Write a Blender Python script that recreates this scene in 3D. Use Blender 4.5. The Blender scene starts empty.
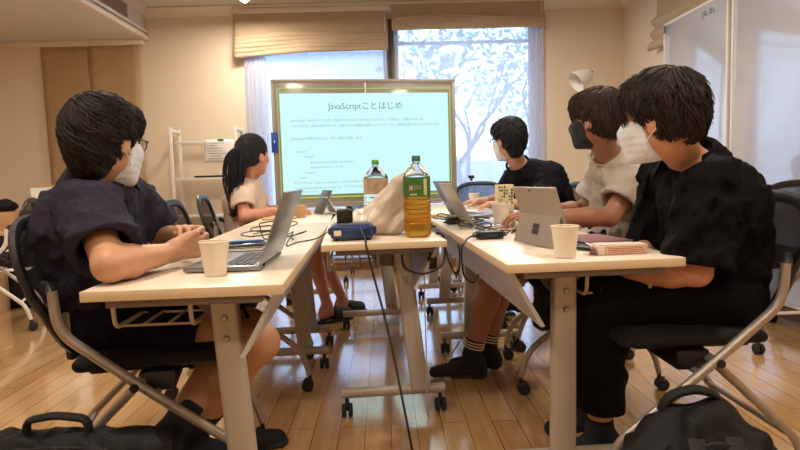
import bpy, bmesh, random
import numpy as np
from math import *
from mathutils import Vector, Matrix
random.seed(7); rng = np.random.default_rng(7)
scn = bpy.context.scene
COL = scn.collection
A = np.array
def nrm(v):
    v = np.asarray(v, float); return v/(np.linalg.norm(v)+1e-12)

# ------------------------------------------------------------------ materials
def srgb(r, g, b):
    f = lambda c: (c/255/12.92 if c/255 <= .04045 else ((c/255+.055)/1.055)**2.4)
    return (f(r), f(g), f(b), 1)
def mat(name, col, rough=.5, metal=0., var=.0, vscale=8., bump=0., bscale=40., coat=0., trans=0., emis=None, estr=0., sheen=0., sss=0., stretch=(1,1,1), alpha=1., spec=.5):
    m = bpy.data.materials.new(name); m.use_nodes = True
    nt = m.node_tree; p = nt.nodes['Principled BSDF']
    c = col if len(col) == 4 else (*col, 1)
    p.inputs['Base Color'].default_value = c
    p.inputs['Roughness'].default_value = rough
    p.inputs['Metallic'].default_value = metal
    p.inputs['Coat Weight'].default_value = coat
    p.inputs['Coat Roughness'].default_value = .08
    p.inputs['Transmission Weight'].default_value = trans
    p.inputs['Sheen Weight'].default_value = sheen
    p.inputs['Specular IOR Level'].default_value = spec
    p.inputs['Alpha'].default_value = alpha
    if sss: 
        p.inputs['Subsurface Weight'].default_value = sss
        p.inputs['Subsurface Radius'].default_value = (.012, .005, .003)
        p.inputs['Subsurface Scale'].default_value = 1.
    if emis:
        p.inputs['Emission Color'].default_value = (*emis[:3], 1); p.inputs['Emission Strength'].default_value = estr
    if var or bump:
        tc = nt.nodes.new('ShaderNodeTexCoord'); mp = nt.nodes.new('ShaderNodeMapping')
        mp.inputs['Scale'].default_value = stretch
        nt.links.new(tc.outputs['Object'], mp.inputs[0])
        if var:
            n = nt.nodes.new('ShaderNodeTexNoise'); n.inputs['Scale'].default_value = vscale; n.inputs['Detail'].default_value = 5
            nt.links.new(mp.outputs[0], n.inputs['Vector'])
            r = nt.nodes.new('ShaderNodeValToRGB')
            r.color_ramp.elements[0].position = .3; r.color_ramp.elements[1].position = .7
            r.color_ramp.elements[0].color = tuple(min(1, x*(1-var)) for x in c[:3])+(1,)
            r.color_ramp.elements[1].color = tuple(min(1, x*(1+var)) for x in c[:3])+(1,)
            nt.links.new(n.outputs['Fac'], r.inputs[0]); nt.links.new(r.outputs[0], p.inputs['Base Color'])
        if bump:
            n2 = nt.nodes.new('ShaderNodeTexNoise'); n2.inputs['Scale'].default_value = bscale; n2.inputs['Detail'].default_value = 4
            nt.links.new(mp.outputs[0], n2.inputs['Vector'])
            b = nt.nodes.new('ShaderNodeBump'); b.inputs['Strength'].default_value = bump; b.inputs['Distance'].default_value = .01
            nt.links.new(n2.outputs['Fac'], b.inputs['Height']); nt.links.new(b.outputs[0], p.inputs['Normal'])
    return m
def see_through(name, col, fac, rough=.6, pattern=None):
    """thin cloth or mesh: part of it is open"""
    m = bpy.data.materials.new(name); m.use_nodes = True; nt = m.node_tree
    for n in list(nt.nodes): nt.nodes.remove(n)
    out = nt.nodes.new('ShaderNodeOutputMaterial'); mix = nt.nodes.new('ShaderNodeMixShader')
    tr = nt.nodes.new('ShaderNodeBsdfTransparent'); mix2 = nt.nodes.new('ShaderNodeMixShader')
    d = nt.nodes.new('ShaderNodeBsdfDiffuse'); t = nt.nodes.new('ShaderNodeBsdfTranslucent')
    d.inputs[0].default_value = (*col[:3], 1); t.inputs[0].default_value = (*col[:3], 1); mix2.inputs[0].default_value = .5
    nt.links.new(d.outputs[0], mix2.inputs[1]); nt.links.new(t.outputs[0], mix2.inputs[2])
    nt.links.new(tr.outputs[0], mix.inputs[1]); nt.links.new(mix2.outputs[0], mix.inputs[2]); nt.links.new(mix.outputs[0], out.inputs[0])
    mix.inputs[0].default_value = fac
    if pattern:
        tc = nt.nodes.new('ShaderNodeTexCoord'); n = nt.nodes.new('ShaderNodeTexVoronoi'); n.inputs['Scale'].default_value = pattern
        mr = nt.nodes.new('ShaderNodeMapRange'); mr.inputs['From Min'].default_value = .1; mr.inputs['From Max'].default_value = .7
        mr.inputs['To Min'].default_value = fac-.12; mr.inputs['To Max'].default_value = min(1, fac+.12)
        nt.links.new(tc.outputs['Object'], n.inputs['Vector']); nt.links.new(n.outputs['Distance'], mr.inputs['Value']); nt.links.new(mr.outputs[0], mix.inputs[0])
    return m

M = {}
M['wall'] = mat('wall_paint', srgb(226,208,184), .85, var=.02, vscale=2, bump=.05, bscale=180)
M['ceil'] = mat('ceiling_paint', srgb(214,210,202), .9, bump=.04, bscale=120)
M['trim'] = mat('trim_paint', srgb(226,214,196), .5)
M['reveal'] = mat('window_reveal', srgb(215,208,200), .6)
M['steel'] = mat('bronze_grey_tube', srgb(168,156,144), .36, .55, var=.04, vscale=30)
M['legpaint'] = mat('warm_grey_powder_coat', srgb(180,168,154), .42, .15, bump=.05, bscale=300)
M['legdark'] = mat('dark_bracket', srgb(112,98,88), .45, .3)
M['panel'] = mat('light_grey_panel', srgb(196,196,196), .4)
M['top'] = mat('cream_laminate_top', srgb(232,216,194), .3, var=.03, vscale=6, stretch=(12,1,1), coat=.15)
M['edge'] = mat('cream_edge_band', srgb(222,198,162), .45)
M['black'] = mat('black_plastic', srgb(26,24,26), .4)
M['rubber'] = mat('black_rubber', srgb(22,20,22), .6)
M['seatfab'] = mat('black_seat_fabric', srgb(20,19,23), .9, bump=.25, bscale=400)
M['meshfab'] = see_through('black_back_mesh', srgb(42,40,44), .72, pattern=260)
M['white'] = mat('white_plastic', srgb(232,228,222), .4)
M['whitemetal'] = mat('white_painted_metal', srgb(226,220,208), .4)
M['paper'] = mat('white_paper', srgb(238,236,230), .8)
M['cup'] = mat('paper_cup', srgb(236,222,200), .6, sss=.05)
M['silver'] = mat('silver_aluminium', srgb(150,152,158), .32, .75)
M['grey_al'] = mat('grey_aluminium', srgb(118,122,130), .35, .6)
M['beige_al'] = mat('warm_grey_magnesium', srgb(168,156,144), .4, .35)
M['keys'] = mat('dark_keys', srgb(52,52,58), .5)
M['screen_off'] = mat('laptop_glass', srgb(16,18,22), .12)
M['cable'] = mat('black_cable', srgb(18,17,18), .45)
M['wcable'] = mat('pale_cable', srgb(200,180,160), .5)
M['blue'] = mat('blue_casing', srgb(28,56,104), .32, var=.05)
M['cardboard'] = mat('cardboard', srgb(190,148,104), .8, var=.06, vscale=12)
M['navy_bag'] = mat('black_nylon', srgb(15,13,15), .6, bump=.35, bscale=260, spec=.3)
M['nylon2'] = mat('dark_grey_nylon', srgb(34,30,30), .7, bump=.35, bscale=260)
M['zip'] = mat('zip_metal', srgb(120,112,104), .35, .8)
M['blind'] = mat('tan_blind_cloth', srgb(184,160,130), .85, bump=.25, bscale=60, stretch=(1,1,14), var=.06, vscale=10)
M['curtain'] = mat('brown_panel_cloth', srgb(176,146,108), .85, var=.08, vscale=2.5, bump=.1, bscale=200)
M['sheer'] = see_through('white_lace_cloth', srgb(236,240,248), .5)
M['sheerd'] = see_through('white_gathered_voile', srgb(226,228,238), .8)
M['wframe'] = mat('dark_window_frame', srgb(84,76,70), .4, .4)
M['wframew'] = mat('pale_window_frame', srgb(196,198,204), .4, .2)
M['wood'] = mat('brown_wood', srgb(140,92,56), .45, var=.12, vscale=5, stretch=(1,10,10))
M['lwood'] = mat('light_wood', srgb(204,164,118), .5, var=.08, vscale=5)
M['dark'] = mat('dark_cloth', srgb(15,14,16), .8)
M['green'] = mat('green_print', srgb(52,112,48), .5, var=.15, vscale=40)
M['dgreen'] = mat('green_bottle_label', srgb(58,104,44), .45, var=.18, vscale=30)
M['label2'] = mat('tan_bottle_label', srgb(176,150,124), .5, var=.2, vscale=50)
M['lgreen'] = mat('green_cap', srgb(96,170,60), .4)
M['tealcap'] = mat('grey_green_cap', srgb(70,118,108), .4)
M['red'] = mat('red_print', srgb(176,50,52), .5)
M['mar'] = mat('maroon_cover', srgb(132,78,80), .6)
M['pink'] = mat('pink_print', srgb(206,140,130), .5)
M['palepink'] = mat('pale_pink_card', srgb(226,200,190), .5)
M['cream'] = mat('cream_print', srgb(228,208,170), .6)
M['ink'] = mat('dark_ink', srgb(60,60,66), .6)
M['boardframe'] = mat('grey_board_frame', srgb(160,150,140), .4, .2)
M['greyboard'] = mat('shaded_whiteboard', srgb(150,143,132), .35, coat=.2)  # dimness of a backlit whiteboard put into the base colour
M['wboard'] = mat('gloss_whiteboard', srgb(186,188,194), .1, coat=1., spec=.8)
M['wboard'].node_tree.nodes['Principled BSDF'].inputs['Coat IOR'].default_value = 2.1
M['boardblue'] = mat('blue_magnet', srgb(30,66,170), .4)
M['bluepen'] = mat('blue_plastic', srgb(60,120,180), .4)
M['tea'] = mat('green_tea', srgb(232,166,58), .05, trans=.62)
M['tea'].node_tree.nodes['Principled BSDF'].inputs['IOR'].default_value = 1.33
M['pet'] = mat('clear_plastic', (.93,.97,1,1), .04, trans=1.)
M['pet'].node_tree.nodes['Principled BSDF'].inputs['IOR'].default_value = 1.12
M['bag'] = mat('milky_plastic_bag', srgb(226,206,184), .28, alpha=.86, bump=.9, bscale=14, spec=.7)
M['maskw'] = mat('white_mask_cloth', srgb(226,228,236), .85, bump=.15, bscale=120)
M['maskb'] = mat('black_mask_cloth', srgb(38,36,44), .85, bump=.1, bscale=120)
M['lens'] = mat('clear_lens', (.85,.93,1,1), .03, trans=1.)
M['lens'].node_tree.nodes['Principled BSDF'].inputs['IOR'].default_value = 1.05
M['eyew'] = mat('eye_white', srgb(226,220,214), .2)
M['iris'] = mat('eye_iris', srgb(30,18,12), .15)
M['brow'] = mat('brow_hair', srgb(26,18,15), .8)
M['glow'] = mat('self_lit_slide', (0.02,.02,.02,1), .28, emis=srgb(196,242,242), estr=1.08, coat=.3)  # layer glows by itself, standing in for the projector's beam
M['gline'] = mat('self_lit_green_line', (0.02,.02,.02,1), .4, emis=srgb(186,218,84), estr=.9)  # projector light at the image edge, given as emission
M['slidetxt'] = mat('slide_text', (0.02,.02,.02,1), .4, emis=srgb(84,146,152), estr=.9)  # slide lettering emits too, as a dimmer tone of the beam
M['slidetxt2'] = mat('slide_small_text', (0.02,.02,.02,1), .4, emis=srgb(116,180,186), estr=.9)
M['bulb'] = mat('lamp_bulb', (1,1,1,1), .5, emis=(1,.82,.6), estr=9)
M['bark'] = mat('washed_out_bark', srgb(150,150,156), .9)  # bark lightened to paint in the haze of the curtained window
M['leaf'] = mat('washed_out_leaves', srgb(196,208,206), .8)  # leaf colour carries the same washed-out window haze
M['outwall'] = mat('pale_concrete', srgb(218,222,230), .9, var=.05, vscale=.8)
M['outground'] = mat('pale_paving', srgb(200,204,208), .9, var=.05)
M['glass'] = None
def glass():
    m = bpy.data.materials.new('window_glass'); m.use_nodes = True; nt = m.node_tree
    for n in list(nt.nodes): nt.nodes.remove(n)
    o = nt.nodes.new('ShaderNodeOutputMaterial'); mx = nt.nodes.new('ShaderNodeMixShader'); t = nt.nodes.new('ShaderNodeBsdfTransparent'); g = nt.nodes.new('ShaderNodeBsdfGlossy')
    t.inputs[0].default_value = (.92,.96,1,1); g.inputs['Roughness'].default_value = .02; mx.inputs[0].default_value = .08
    nt.links.new(t.outputs[0], mx.inputs[1]); nt.links.new(g.outputs[0], mx.inputs[2]); nt.links.new(mx.outputs[0], o.inputs[0]); return m
M['glass'] = glass()
def floormat():
    m = bpy.data.materials.new('oak_strip_floor'); m.use_nodes = True; nt = m.node_tree; p = nt.nodes['Principled BSDF']
    tc = nt.nodes.new('ShaderNodeTexCoord'); mp = nt.nodes.new('ShaderNodeMapping'); mp.inputs['Rotation'].default_value = (0,0,pi/2)
    nt.links.new(tc.outputs['Object'], mp.inputs[0])
    b = nt.nodes.new('ShaderNodeTexBrick'); b.inputs['Scale'].default_value = 1; b.inputs['Brick Width'].default_value = .95; b.inputs['Row Height'].default_value = .098
    b.inputs['Mortar Size'].default_value = .0016; b.inputs['Mortar Smooth'].default_value = .2; b.offset = .37; b.offset_frequency = 2; b.squash = 1
    b.inputs['Color1'].default_value = srgb(222,180,126); b.inputs['Color2'].default_value = srgb(204,156,102); b.inputs['Mortar'].default_value = srgb(112,72,40)
    nt.links.new(mp.outputs[0], b.inputs['Vector'])
    mp2 = nt.nodes.new('ShaderNodeMapping'); mp2.inputs['Scale'].default_value = (22,1.6,1); nt.links.new(tc.outputs['Object'], mp2.inputs[0])
    n = nt.nodes.new('ShaderNodeTexNoise'); n.inputs['Scale'].default_value = 2.2; n.inputs['Detail'].default_value = 7; n.inputs['Distortion'].default_value = .6
    nt.links.new(mp2.outputs[0], n.inputs['Vector'])
    mx = nt.nodes.new('ShaderNodeMix'); mx.data_type = 'RGBA'; mx.blend_type = 'MULTIPLY'; mx.inputs[0].default_value = .55
    r = nt.nodes.new('ShaderNodeValToRGB'); r.color_ramp.elements[0].position = .3; r.color_ramp.elements[0].color = (.66,.6,.54,1); r.color_ramp.elements[1].position = .65; r.color_ramp.elements[1].color = (1,1,1,1)
    nt.links.new(n.outputs['Fac'], r.inputs[0]); nt.links.new(b.outputs['Color'], mx.inputs[6]); nt.links.new(r.outputs[0], mx.inputs[7]); nt.links.new(mx.outputs[2], p.inputs['Base Color'])
    n3 = nt.nodes.new('ShaderNodeTexNoise'); n3.inputs['Scale'].default_value = 3.; nt.links.new(tc.outputs['Object'], n3.inputs['Vector'])
    mr = nt.nodes.new('ShaderNodeMapRange'); mr.inputs['To Min'].default_value = .10; mr.inputs['To Max'].default_value = .2; nt.links.new(n3.outputs['Fac'], mr.inputs['Value']); nt.links.new(mr.outputs[0], p.inputs['Roughness'])
    p.inputs['Coat Weight'].default_value = 1; p.inputs['Coat Roughness'].default_value = .1; p.inputs['Coat IOR'].default_value = 1.85; p.inputs['Specular IOR Level'].default_value = .6
    bp = nt.nodes.new('ShaderNodeBump'); bp.inputs['Strength'].default_value = .15; bp.inputs['Distance'].default_value = .002
    nt.links.new(b.outputs['Fac'], bp.inputs['Height']); bp.invert = True; nt.links.new(bp.outputs[0], p.inputs['Normal'])
    return m
M['floor'] = floormat()

# ------------------------------------------------------------------ mesh helpers
def tag(o, label=None, cat=None, group=None, kind=None):
    if label: o['label'] = label
    if cat: o['category'] = cat
    if group: o['group'] = group
    if kind: o['kind'] = kind
    return o
def empty(name, loc=(0,0,0), rz=0, **k):
    o = bpy.data.objects.new(name, None); COL.objects.link(o); o.location = loc; o.rotation_euler = (0,0,rz); o.empty_display_size = .05
    return tag(o, **k)
def link(name, me, m, parent=None):
    o = bpy.data.objects.new(name, me); COL.objects.link(o)
    if m: 
        me.materials.append(M[m] if isinstance(m, str) else m)
    if parent: o.parent = parent
    return o
class MB:
    def __init__(s): s.v = []; s.f = []; s.sm = []
    def add(s, V, Fc, smooth=True):
        n = len(s.v); s.v += [tuple(map(float, p)) for p in V]; s.f += [tuple(i+n for i in f) for f in Fc]; s.sm += [smooth]*len(Fc); return s
    def box(s, c, size, bev=.002, rot=None, seg=2):
        bm = bmesh.new(); bmesh.ops.create_cube(bm, size=1)
        for v in bm.verts: v.co = Vector((v.co.x*size[0], v.co.y*size[1], v.co.z*size[2]))
        b = min(bev, min(size)*.45)
        if b > 0: bmesh.ops.bevel(bm, geom=list(bm.edges), offset=b, segments=seg, profile=.5, affect='EDGES')
        R = Matrix.Rotation(0, 3, 'Z') if rot is None else rot
        V = [R @ v.co + Vector(c) for v in bm.verts]; bm.verts.index_update(); Fc = [[v.index for v in f.verts] for f in bm.faces]; bm.free()
        return s.add(V, Fc, False)
    def tube(s, path, r, seg=10, closed=False, flat=1.):
        P = [A(p, float) for p in path]; n = len(P); rr = r if hasattr(r, '__len__') else [r]*n
        T = []
        for i in range(n):
            a = P[(i-1) % n] if (closed or i > 0) else P[i]; b = P[(i+1) % n] if (closed or i < n-1) else P[i]; T.append(nrm(b-a))
        u = nrm(np.cross(T[0], [0,0,1])) if abs(T[0][2]) < .9 else nrm(np.cross(T[0], [0,1,0]))
        V = []
        for i in range(n):
            u = nrm(u - T[i]*np.dot(u, T[i])); w = np.cross(T[i], u)
            for k in range(seg):
                a = 2*pi*k/seg; V.append(P[i]+rr[i]*(cos(a)*u+flat*sin(a)*w))
        Fc = []
        for i in range(n if closed else n-1):
            j = (i+1) % n
            for k in range(seg): Fc.append((i*seg+k, i*seg+(k+1) % seg, j*seg+(k+1) % seg, j*seg+k))
        if not closed: Fc += [tuple(range(seg-1, -1, -1)), tuple(range((n-1)*seg, n*seg))]
        return s.add(V, Fc)
    def lathe(s, prof, c=(0,0,0), seg=28, axis='z', cap=True):
        V = []; 
        for (r, z) in prof:
            for k in range(seg):
                a = 2*pi*k/seg; p = (r*cos(a), r*sin(a), z)
                if axis == 'y': p = (p[0], p[2], p[1])
                if axis == 'x': p = (p[2], p[0], p[1])
                V.append((p[0]+c[0], p[1]+c[1], p[2]+c[2]))
        Fc = []; n = len(prof)
        for i in range(n-1):
            for k in range(seg): 
                q = (i*seg+k, i*seg+(k+1) % seg, (i+1)*seg+(k+1) % seg, (i+1)*seg+k); Fc.append(q)
        if cap: Fc += [tuple(range(seg-1, -1, -1)), tuple(range((n-1)*seg, n*seg))]
        return s.add(V, Fc)
    def grid(s, fn, nu, nv, thick=0., nrmf=None):
        V = [fn(i/(nu-1), j/(nv-1)) for i in range(nu) for j in range(nv)]
        Fc = [(i*nv+j, (i+1)*nv+j, (i+1)*nv+j+1, i*nv+j+1) for i in range(nu-1) for j in range(nv-1)]
        return s.add(V, Fc)
    def prism(s, poly, z0, z1, ax='z', smooth=False):
        n = len(poly)
        def P(a, b, h): return {'z': (a, b, h), 'y': (a, h, b), 'x': (h, a, b)}[ax]
        V = [P(a, b, z0) for a, b in poly]+[P(a, b, z1) for a, b in poly]
        Fc = [tuple(range(n-1, -1, -1)), tuple(range(n, 2*n))]+[(i, (i+1) % n, n+(i+1) % n, n+i) for i in range(n)]
        return s.add(V, Fc, smooth)
    def build(s, name, m, parent=None, solid=0., autos=True):
        me = bpy.data.meshes.new(name); me.from_pydata(s.v, [], s.f); me.update()
        bm = bmesh.new(); bm.from_mesh(me); bmesh.ops.recalc_face_normals(bm, faces=bm.faces); bm.to_mesh(me); bm.free()
        me.polygons.foreach_set('use_smooth', s.sm)
        if autos: 
            try: me.set_sharp_from_angle(angle=radians(38))
            except Exception: pass
        o = link(name, me, m, parent)
        if solid:
            md = o.modifiers.new('thickness', 'SOLIDIFY'); md.thickness = solid; md.offset = 0
        return o
def spl(pts, n=8):
    """smooth path through points"""
    P = [A(p, float) for p in pts]; out = []
    for i in range(len(P)-1):
        p0 = P[max(i-1, 0)]; p1 = P[i]; p2 = P[i+1]; p3 = P[min(i+2, len(P)-1)]
        for k in range(n):
            t = k/n; out.append(.5*((2*p1)+(-p0+p2)*t+(2*p0-5*p1+4*p2-p3)*t*t+(-p0+3*p1-3*p2+p3)*t**3))
    out.append(P[-1]); return out
def bend(pts, rad=.05, n=6):
    """polyline with rounded corners"""
    P = [A(p, float) for p in pts]; out = [P[0]]
    for i in range(1, len(P)-1):
        a = nrm(P[i-1]-P[i]); b = nrm(P[i+1]-P[i]); r = min(rad, np.linalg.norm(P[i-1]-P[i])*.45, np.linalg.norm(P[i+1]-P[i])*.45)
        s, e = P[i]+a*r, P[i]+b*r
        for k in range(n+1):
            t = k/n; out.append((1-t)**2*s+2*t*(1-t)*P[i]+t*t*e)
    out.append(P[-1]); return out
def structure(o): o['kind'] = 'structure'; return o
def copy_tree(o, parent=None):
    c = o.copy(); COL.objects.link(c)
    if parent: c.parent = parent
    for ch in list(o.children): copy_tree(ch, c)
    return c

# ------------------------------------------------------------------ implicit surfaces (bodies, clothes, soft things)
def wob(P, amp, wl, seed=0, stretch=(1,1,1)):
    r = np.random.default_rng(seed); s = 0; Q = P*A(stretch)
    for i in range(5):
        d = nrm(r.normal(size=3)); e = nrm(r.normal(size=3)); w = wl*(.6+.8*r.random())
        s = s + np.sin(Q@d*2*pi/w+1.6*np.sin(Q@e*2*pi/(w*1.7)+r.random()*6)+r.random()*6)
    return amp*s/2.2
def ridge(P, amp, wl, seed, d0, squeeze=3.):
    """cloth creases running along d0"""
    d0 = nrm(d0); Q = P - np.outer((P@d0), d0)*(1-1/squeeze)
    r = np.random.default_rng(seed); s = 0
    for i in range(4):
        d = nrm(r.normal(size=3)); e = nrm(r.normal(size=3)); w = wl*(.6+.9*r.random())
        s = s + (1-np.abs(np.sin(Q@d*pi/w+1.3*np.sin(Q@e*2*pi/(w*2.3)+r.random()*6)+r.random()*6)))**2
    return amp*(s/4-.3)*2
def cap(a, b, ra, rb=None, k=.02, op='u', side=None, w=1.):
    a, b = A(a, float), A(b, float); rb = ra if rb is None else rb
    if side is not None: side = nrm(side)
    def f(P):
        q = P-a; ab = b-a
        if side is not None:
            q = q+np.outer(q@side, side)*(1/w-1); ab = ab+side*(ab@side)*(1/w-1)
        t = np.clip(q@ab/(ab@ab+1e-12), 0, 1)
        return np.linalg.norm(q-t[:, None]*ab, axis=1)-(ra+(rb-ra)*t)
    m = max(ra, rb)*max(1, w)+.01
    return (f, np.minimum(a, b)-m, np.maximum(a, b)+m, k, op)
def ell(c, r, R=None, k=.02, op='u'):
    c, r = A(c, float), A(r, float); R = np.eye(3) if R is None else A(R)
    def f(P):
        q = (P-c)@R  # columns of R are local axes
        k0 = np.linalg.norm(q/r, axis=1); k1 = np.linalg.norm(q/(r*r), axis=1)+1e-9
        return k0*(k0-1)/k1
    m = max(r)+.01
    return (f, c-m, c+m, k, op)
def rbox(c, h, rad, R=None, k=.01, op='u'):
    c, h = A(c, float), A(h, float); R = np.eye(3) if R is None else A(R)
    def f(P):
        q = np.abs((P-c)@R)-(h-rad)
        return np.linalg.norm(np.maximum(q, 0), axis=1)+np.minimum(q.max(axis=1), 0)-rad
    m = np.linalg.norm(h)+.01
    return (f, c-m, c+m, k, op)
def half(pt, n, k=.004):
    """keep the side where (P-pt).n < 0"""
    pt, n = A(pt, float), nrm(n)
    return (lambda P: (P-pt)@n, None, None, k, 'i')
def sm(a, b, k):
    h = np.clip(.5+.5*(b-a)/k, 0, 1); return b*(1-h)+a*h-k*h*(1-h)
def comb(F, d, k, op):
    k = max(k, 1e-5)
    if op == 'u': return sm(F, d, k)
    if op == 's': return -sm(-F, d, k)
    return -sm(-F, -d, k)
def evalp(prims, P):
    F = np.full(len(P), 10.)
    for (f, lo, hi, k, op) in prims: F = comb(F, f(P), k, op)
    return F
def isosurf(prims, h, disp=None, lo=None, hi=None, pad=.02):
    us = [p for p in prims if p[4] == 'u']
    if lo is None: lo = np.min([p[1] for p in us], axis=0)-pad
    if hi is None: hi = np.max([p[2] for p in us], axis=0)+pad
    lo = A(lo, float); n = np.ceil((A(hi)-lo)/h).astype(int)+1
    ax = [lo[i]+h*np.arange(n[i]) for i in range(3)]
    F = np.full(tuple(n), 10.)
    done = False
    def dodisp():
        near = np.abs(F) < .06; idx = np.argwhere(near); F[near] += disp(lo+idx*h)
    for (f, plo, phi, k, op) in sorted(prims, key=lambda p: p[4] != 'u') if disp is not None else prims:
        if disp is not None and not done and op != 'u': dodisp(); done = True
        if op == 'i': i0 = np.zeros(3, int); i1 = n.copy()
        else:
            i0 = np.maximum(np.floor((plo-k*1.5-2*h-lo)/h).astype(int), 0); i1 = np.minimum(np.ceil((phi+k*1.5+2*h-lo)/h).astype(int)+1, n)
        if (i1 <= i0).any(): continue
        X, Y, Z = np.meshgrid(*[ax[i][i0[i]:i1[i]] for i in range(3)], indexing='ij')
        sl = tuple(slice(i0[i], i1[i]) for i in range(3)); sub = F[sl]
        d = f(np.stack([X.ravel(), Y.ravel(), Z.ravel()], 1)).reshape(sub.shape)
        F[sl] = comb(sub, d, k, op)
    if disp is not None and not done: dodisp()
    ins = F < 0; c = np.zeros(tuple(n-1), int)
    for dx in (0, 1):
        for dy in (0, 1):
            for dz in (0, 1): c += ins[dx:n[0]-1+dx, dy:n[1]-1+dy, dz:n[2]-1+dz]
    act = (c > 0) & (c < 8); idx = np.argwhere(act); N = len(idx)
    vid = np.full(act.shape, -1); vid[act] = np.arange(N)
    corners = [(dx, dy, dz) for dx in (0, 1) for dy in (0, 1) for dz in (0, 1)]
    val = {cc: F[idx[:, 0]+cc[0], idx[:, 1]+cc[1], idx[:, 2]+cc[2]] for cc in corners}
    S = np.zeros((N, 3)); cnt = np.zeros(N)
    for a in corners:
        for k in range(3):
            if a[k] == 0:
                b = list(a); b[k] = 1; b = tuple(b); va, vb = val[a], val[b]; m = (va < 0) != (vb < 0)
                t = np.where(m, va/(va-vb+1e-20), 0); p = np.tile(A(a, float), (N, 1)); p[:, k] += t; S += p*m[:, None]; cnt += m
    V = lo+(idx+S/cnt[:, None])*h
    quads = []
    for k in range(3):
        o1, o2 = [(1, 2), (2, 0), (0, 1)][k]
        sa = [slice(None)]*3; sb = [slice(None)]*3; sa[k] = slice(0, -1); sb[k] = slice(1, None)
        a, b = ins[tuple(sa)], ins[tuple(sb)]; ch = a != b; e = np.argwhere(ch); dirn = a[ch]
        good = (e[:, o1] > 0) & (e[:, o2] > 0) & (e[:, o1] < n[o1]-1) & (e[:, o2] < n[o2]-1); e = e[good]; dirn = dirn[good]
        def vv(d1, d2):
            q = e.copy(); q[:, o1] += d1; q[:, o2] += d2; return vid[q[:, 0], q[:, 1], q[:, 2]]
        Q = np.stack([vv(-1, -1), vv(0, -1), vv(0, 0), vv(-1, 0)], 1); Q[~dirn] = Q[~dirn][:, ::-1]; quads.append(Q)
    Q = np.concatenate(quads); Q = Q[(Q >= 0).all(axis=1)]
    # relax a little
    for it in range(2):
        acc = np.zeros_like(V); ct = np.zeros(len(V))
        for i in range(4):
            for j in ((i+1) % 4, (i+3) % 4):
                np.add.at(acc, Q[:, i], V[Q[:, j]]); np.add.at(ct, Q[:, i], 1)
        V = V*.6+.4*acc/np.maximum(ct, 1)[:, None]
    return V, Q
def mesh_from(name, pieces, m, parent=None, base=(0,0,0), smooth=True):
    Vs, Fs, n = [], [], 0
    for V, Q in pieces:
        Vs.append(np.asarray(V)-A(base)); Fs.append(np.asarray(Q)+n); n += len(V)
    V = np.concatenate(Vs); Fc = np.concatenate(Fs)
    me = bpy.data.meshes.new(name); me.from_pydata(V.tolist(), [], Fc.tolist()); me.update()
    me.polygons.foreach_set('use_smooth', [smooth]*len(me.polygons))
    return link(name, me, m, parent)
def soft(name, prims, h, m, parent=None, base=(0,0,0), disp=None):
    return mesh_from(name, [isosurf(prims, h, disp)], m, parent, base)

# ------------------------------------------------------------------ people
def hand_prims(W, d, n, right, curls=(25, 35, 20), spread=.0, thumb=(.6, .75, .25), s_=1.):
    d = nrm(d); n = nrm(A(n)-d*np.dot(n, d)); s = np.cross(d, n)*(1 if right else -1); W = A(W, float); q = []
    offs = [.031, .0105, -.0105, -.0305]; L = [(.043, .026, .021), (.048, .029, .022), (.044, .027, .022), (.034, .021, .019)]; kn = [.084, .088, .084, .077]
    fr = [.0088, .009, .0086, .0076]
    for i in range(4):
        b = W+s*offs[i]*.35*s_+d*.006; K = W+d*kn[i]*s_+s*offs[i]*s_
        q.append(cap(b-n*.001, K, .0135*s_, .0108*s_, .012))
    q.append(cap(W+s*.012*s_+d*.02+n*.006, W+s*.027*s_+d*.06*s_+n*.004, .013*s_, .011*s_, .012))
    for i in range(4):
        K = W+d*kn[i]*s_+s*offs[i]*s_; ang = 0; P = K; cv = curls if not hasattr(curls[0], '__len__') else curls[i]
        for j in range(3):
            ang += radians(cv[j]); dd = d*cos(ang)+n*sin(ang)+s*spread*(1.5-i)*.1; E = P+nrm(dd)*L[i][j]*s_
            q.append(cap(P, E, fr[i]*s_*(1-.07*j), fr[i]*s_*(.93-.07*j), .0025)); P = E
    B = W+d*.02*s_+s*.018*s_; t = nrm(d*thumb[0]+s*thumb[1]+n*thumb[2]); t2 = nrm(t+d*.45+n*.15); t3 = nrm(t2+d*.3+n*.1)
    p1 = B+t*.042*s_; p2 = p1+t2*.032*s_; p3 = p2+t3*.024*s_
    q += [cap(B, p1, .0145*s_, .011*s_, .01), cap(p1, p2, .0105*s_, .0095*s_, .003), cap(p2, p3, .0095*s_, .0082*s_, .002)]
    q.append(cap(W-d*.05, W+d*.01, .0265*s_, .0235*s_, .015, side=s, w=1.15))
    return q
def head_frame(az, pitch=0, roll=0):
    a = radians(az); f = A([sin(a), cos(a), 0]); l = A([-cos(a), sin(a), 0]); u = A([0, 0, 1.])
    p = radians(pitch); f2 = f*cos(p)-u*sin(p); u2 = u*cos(p)+f*sin(p)
    r = radians(roll); l3 = l*cos(r)+u2*sin(r); u3 = u2*cos(r)-l*sin(r)
    return np.stack([f2, l3, u3], 1)
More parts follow.
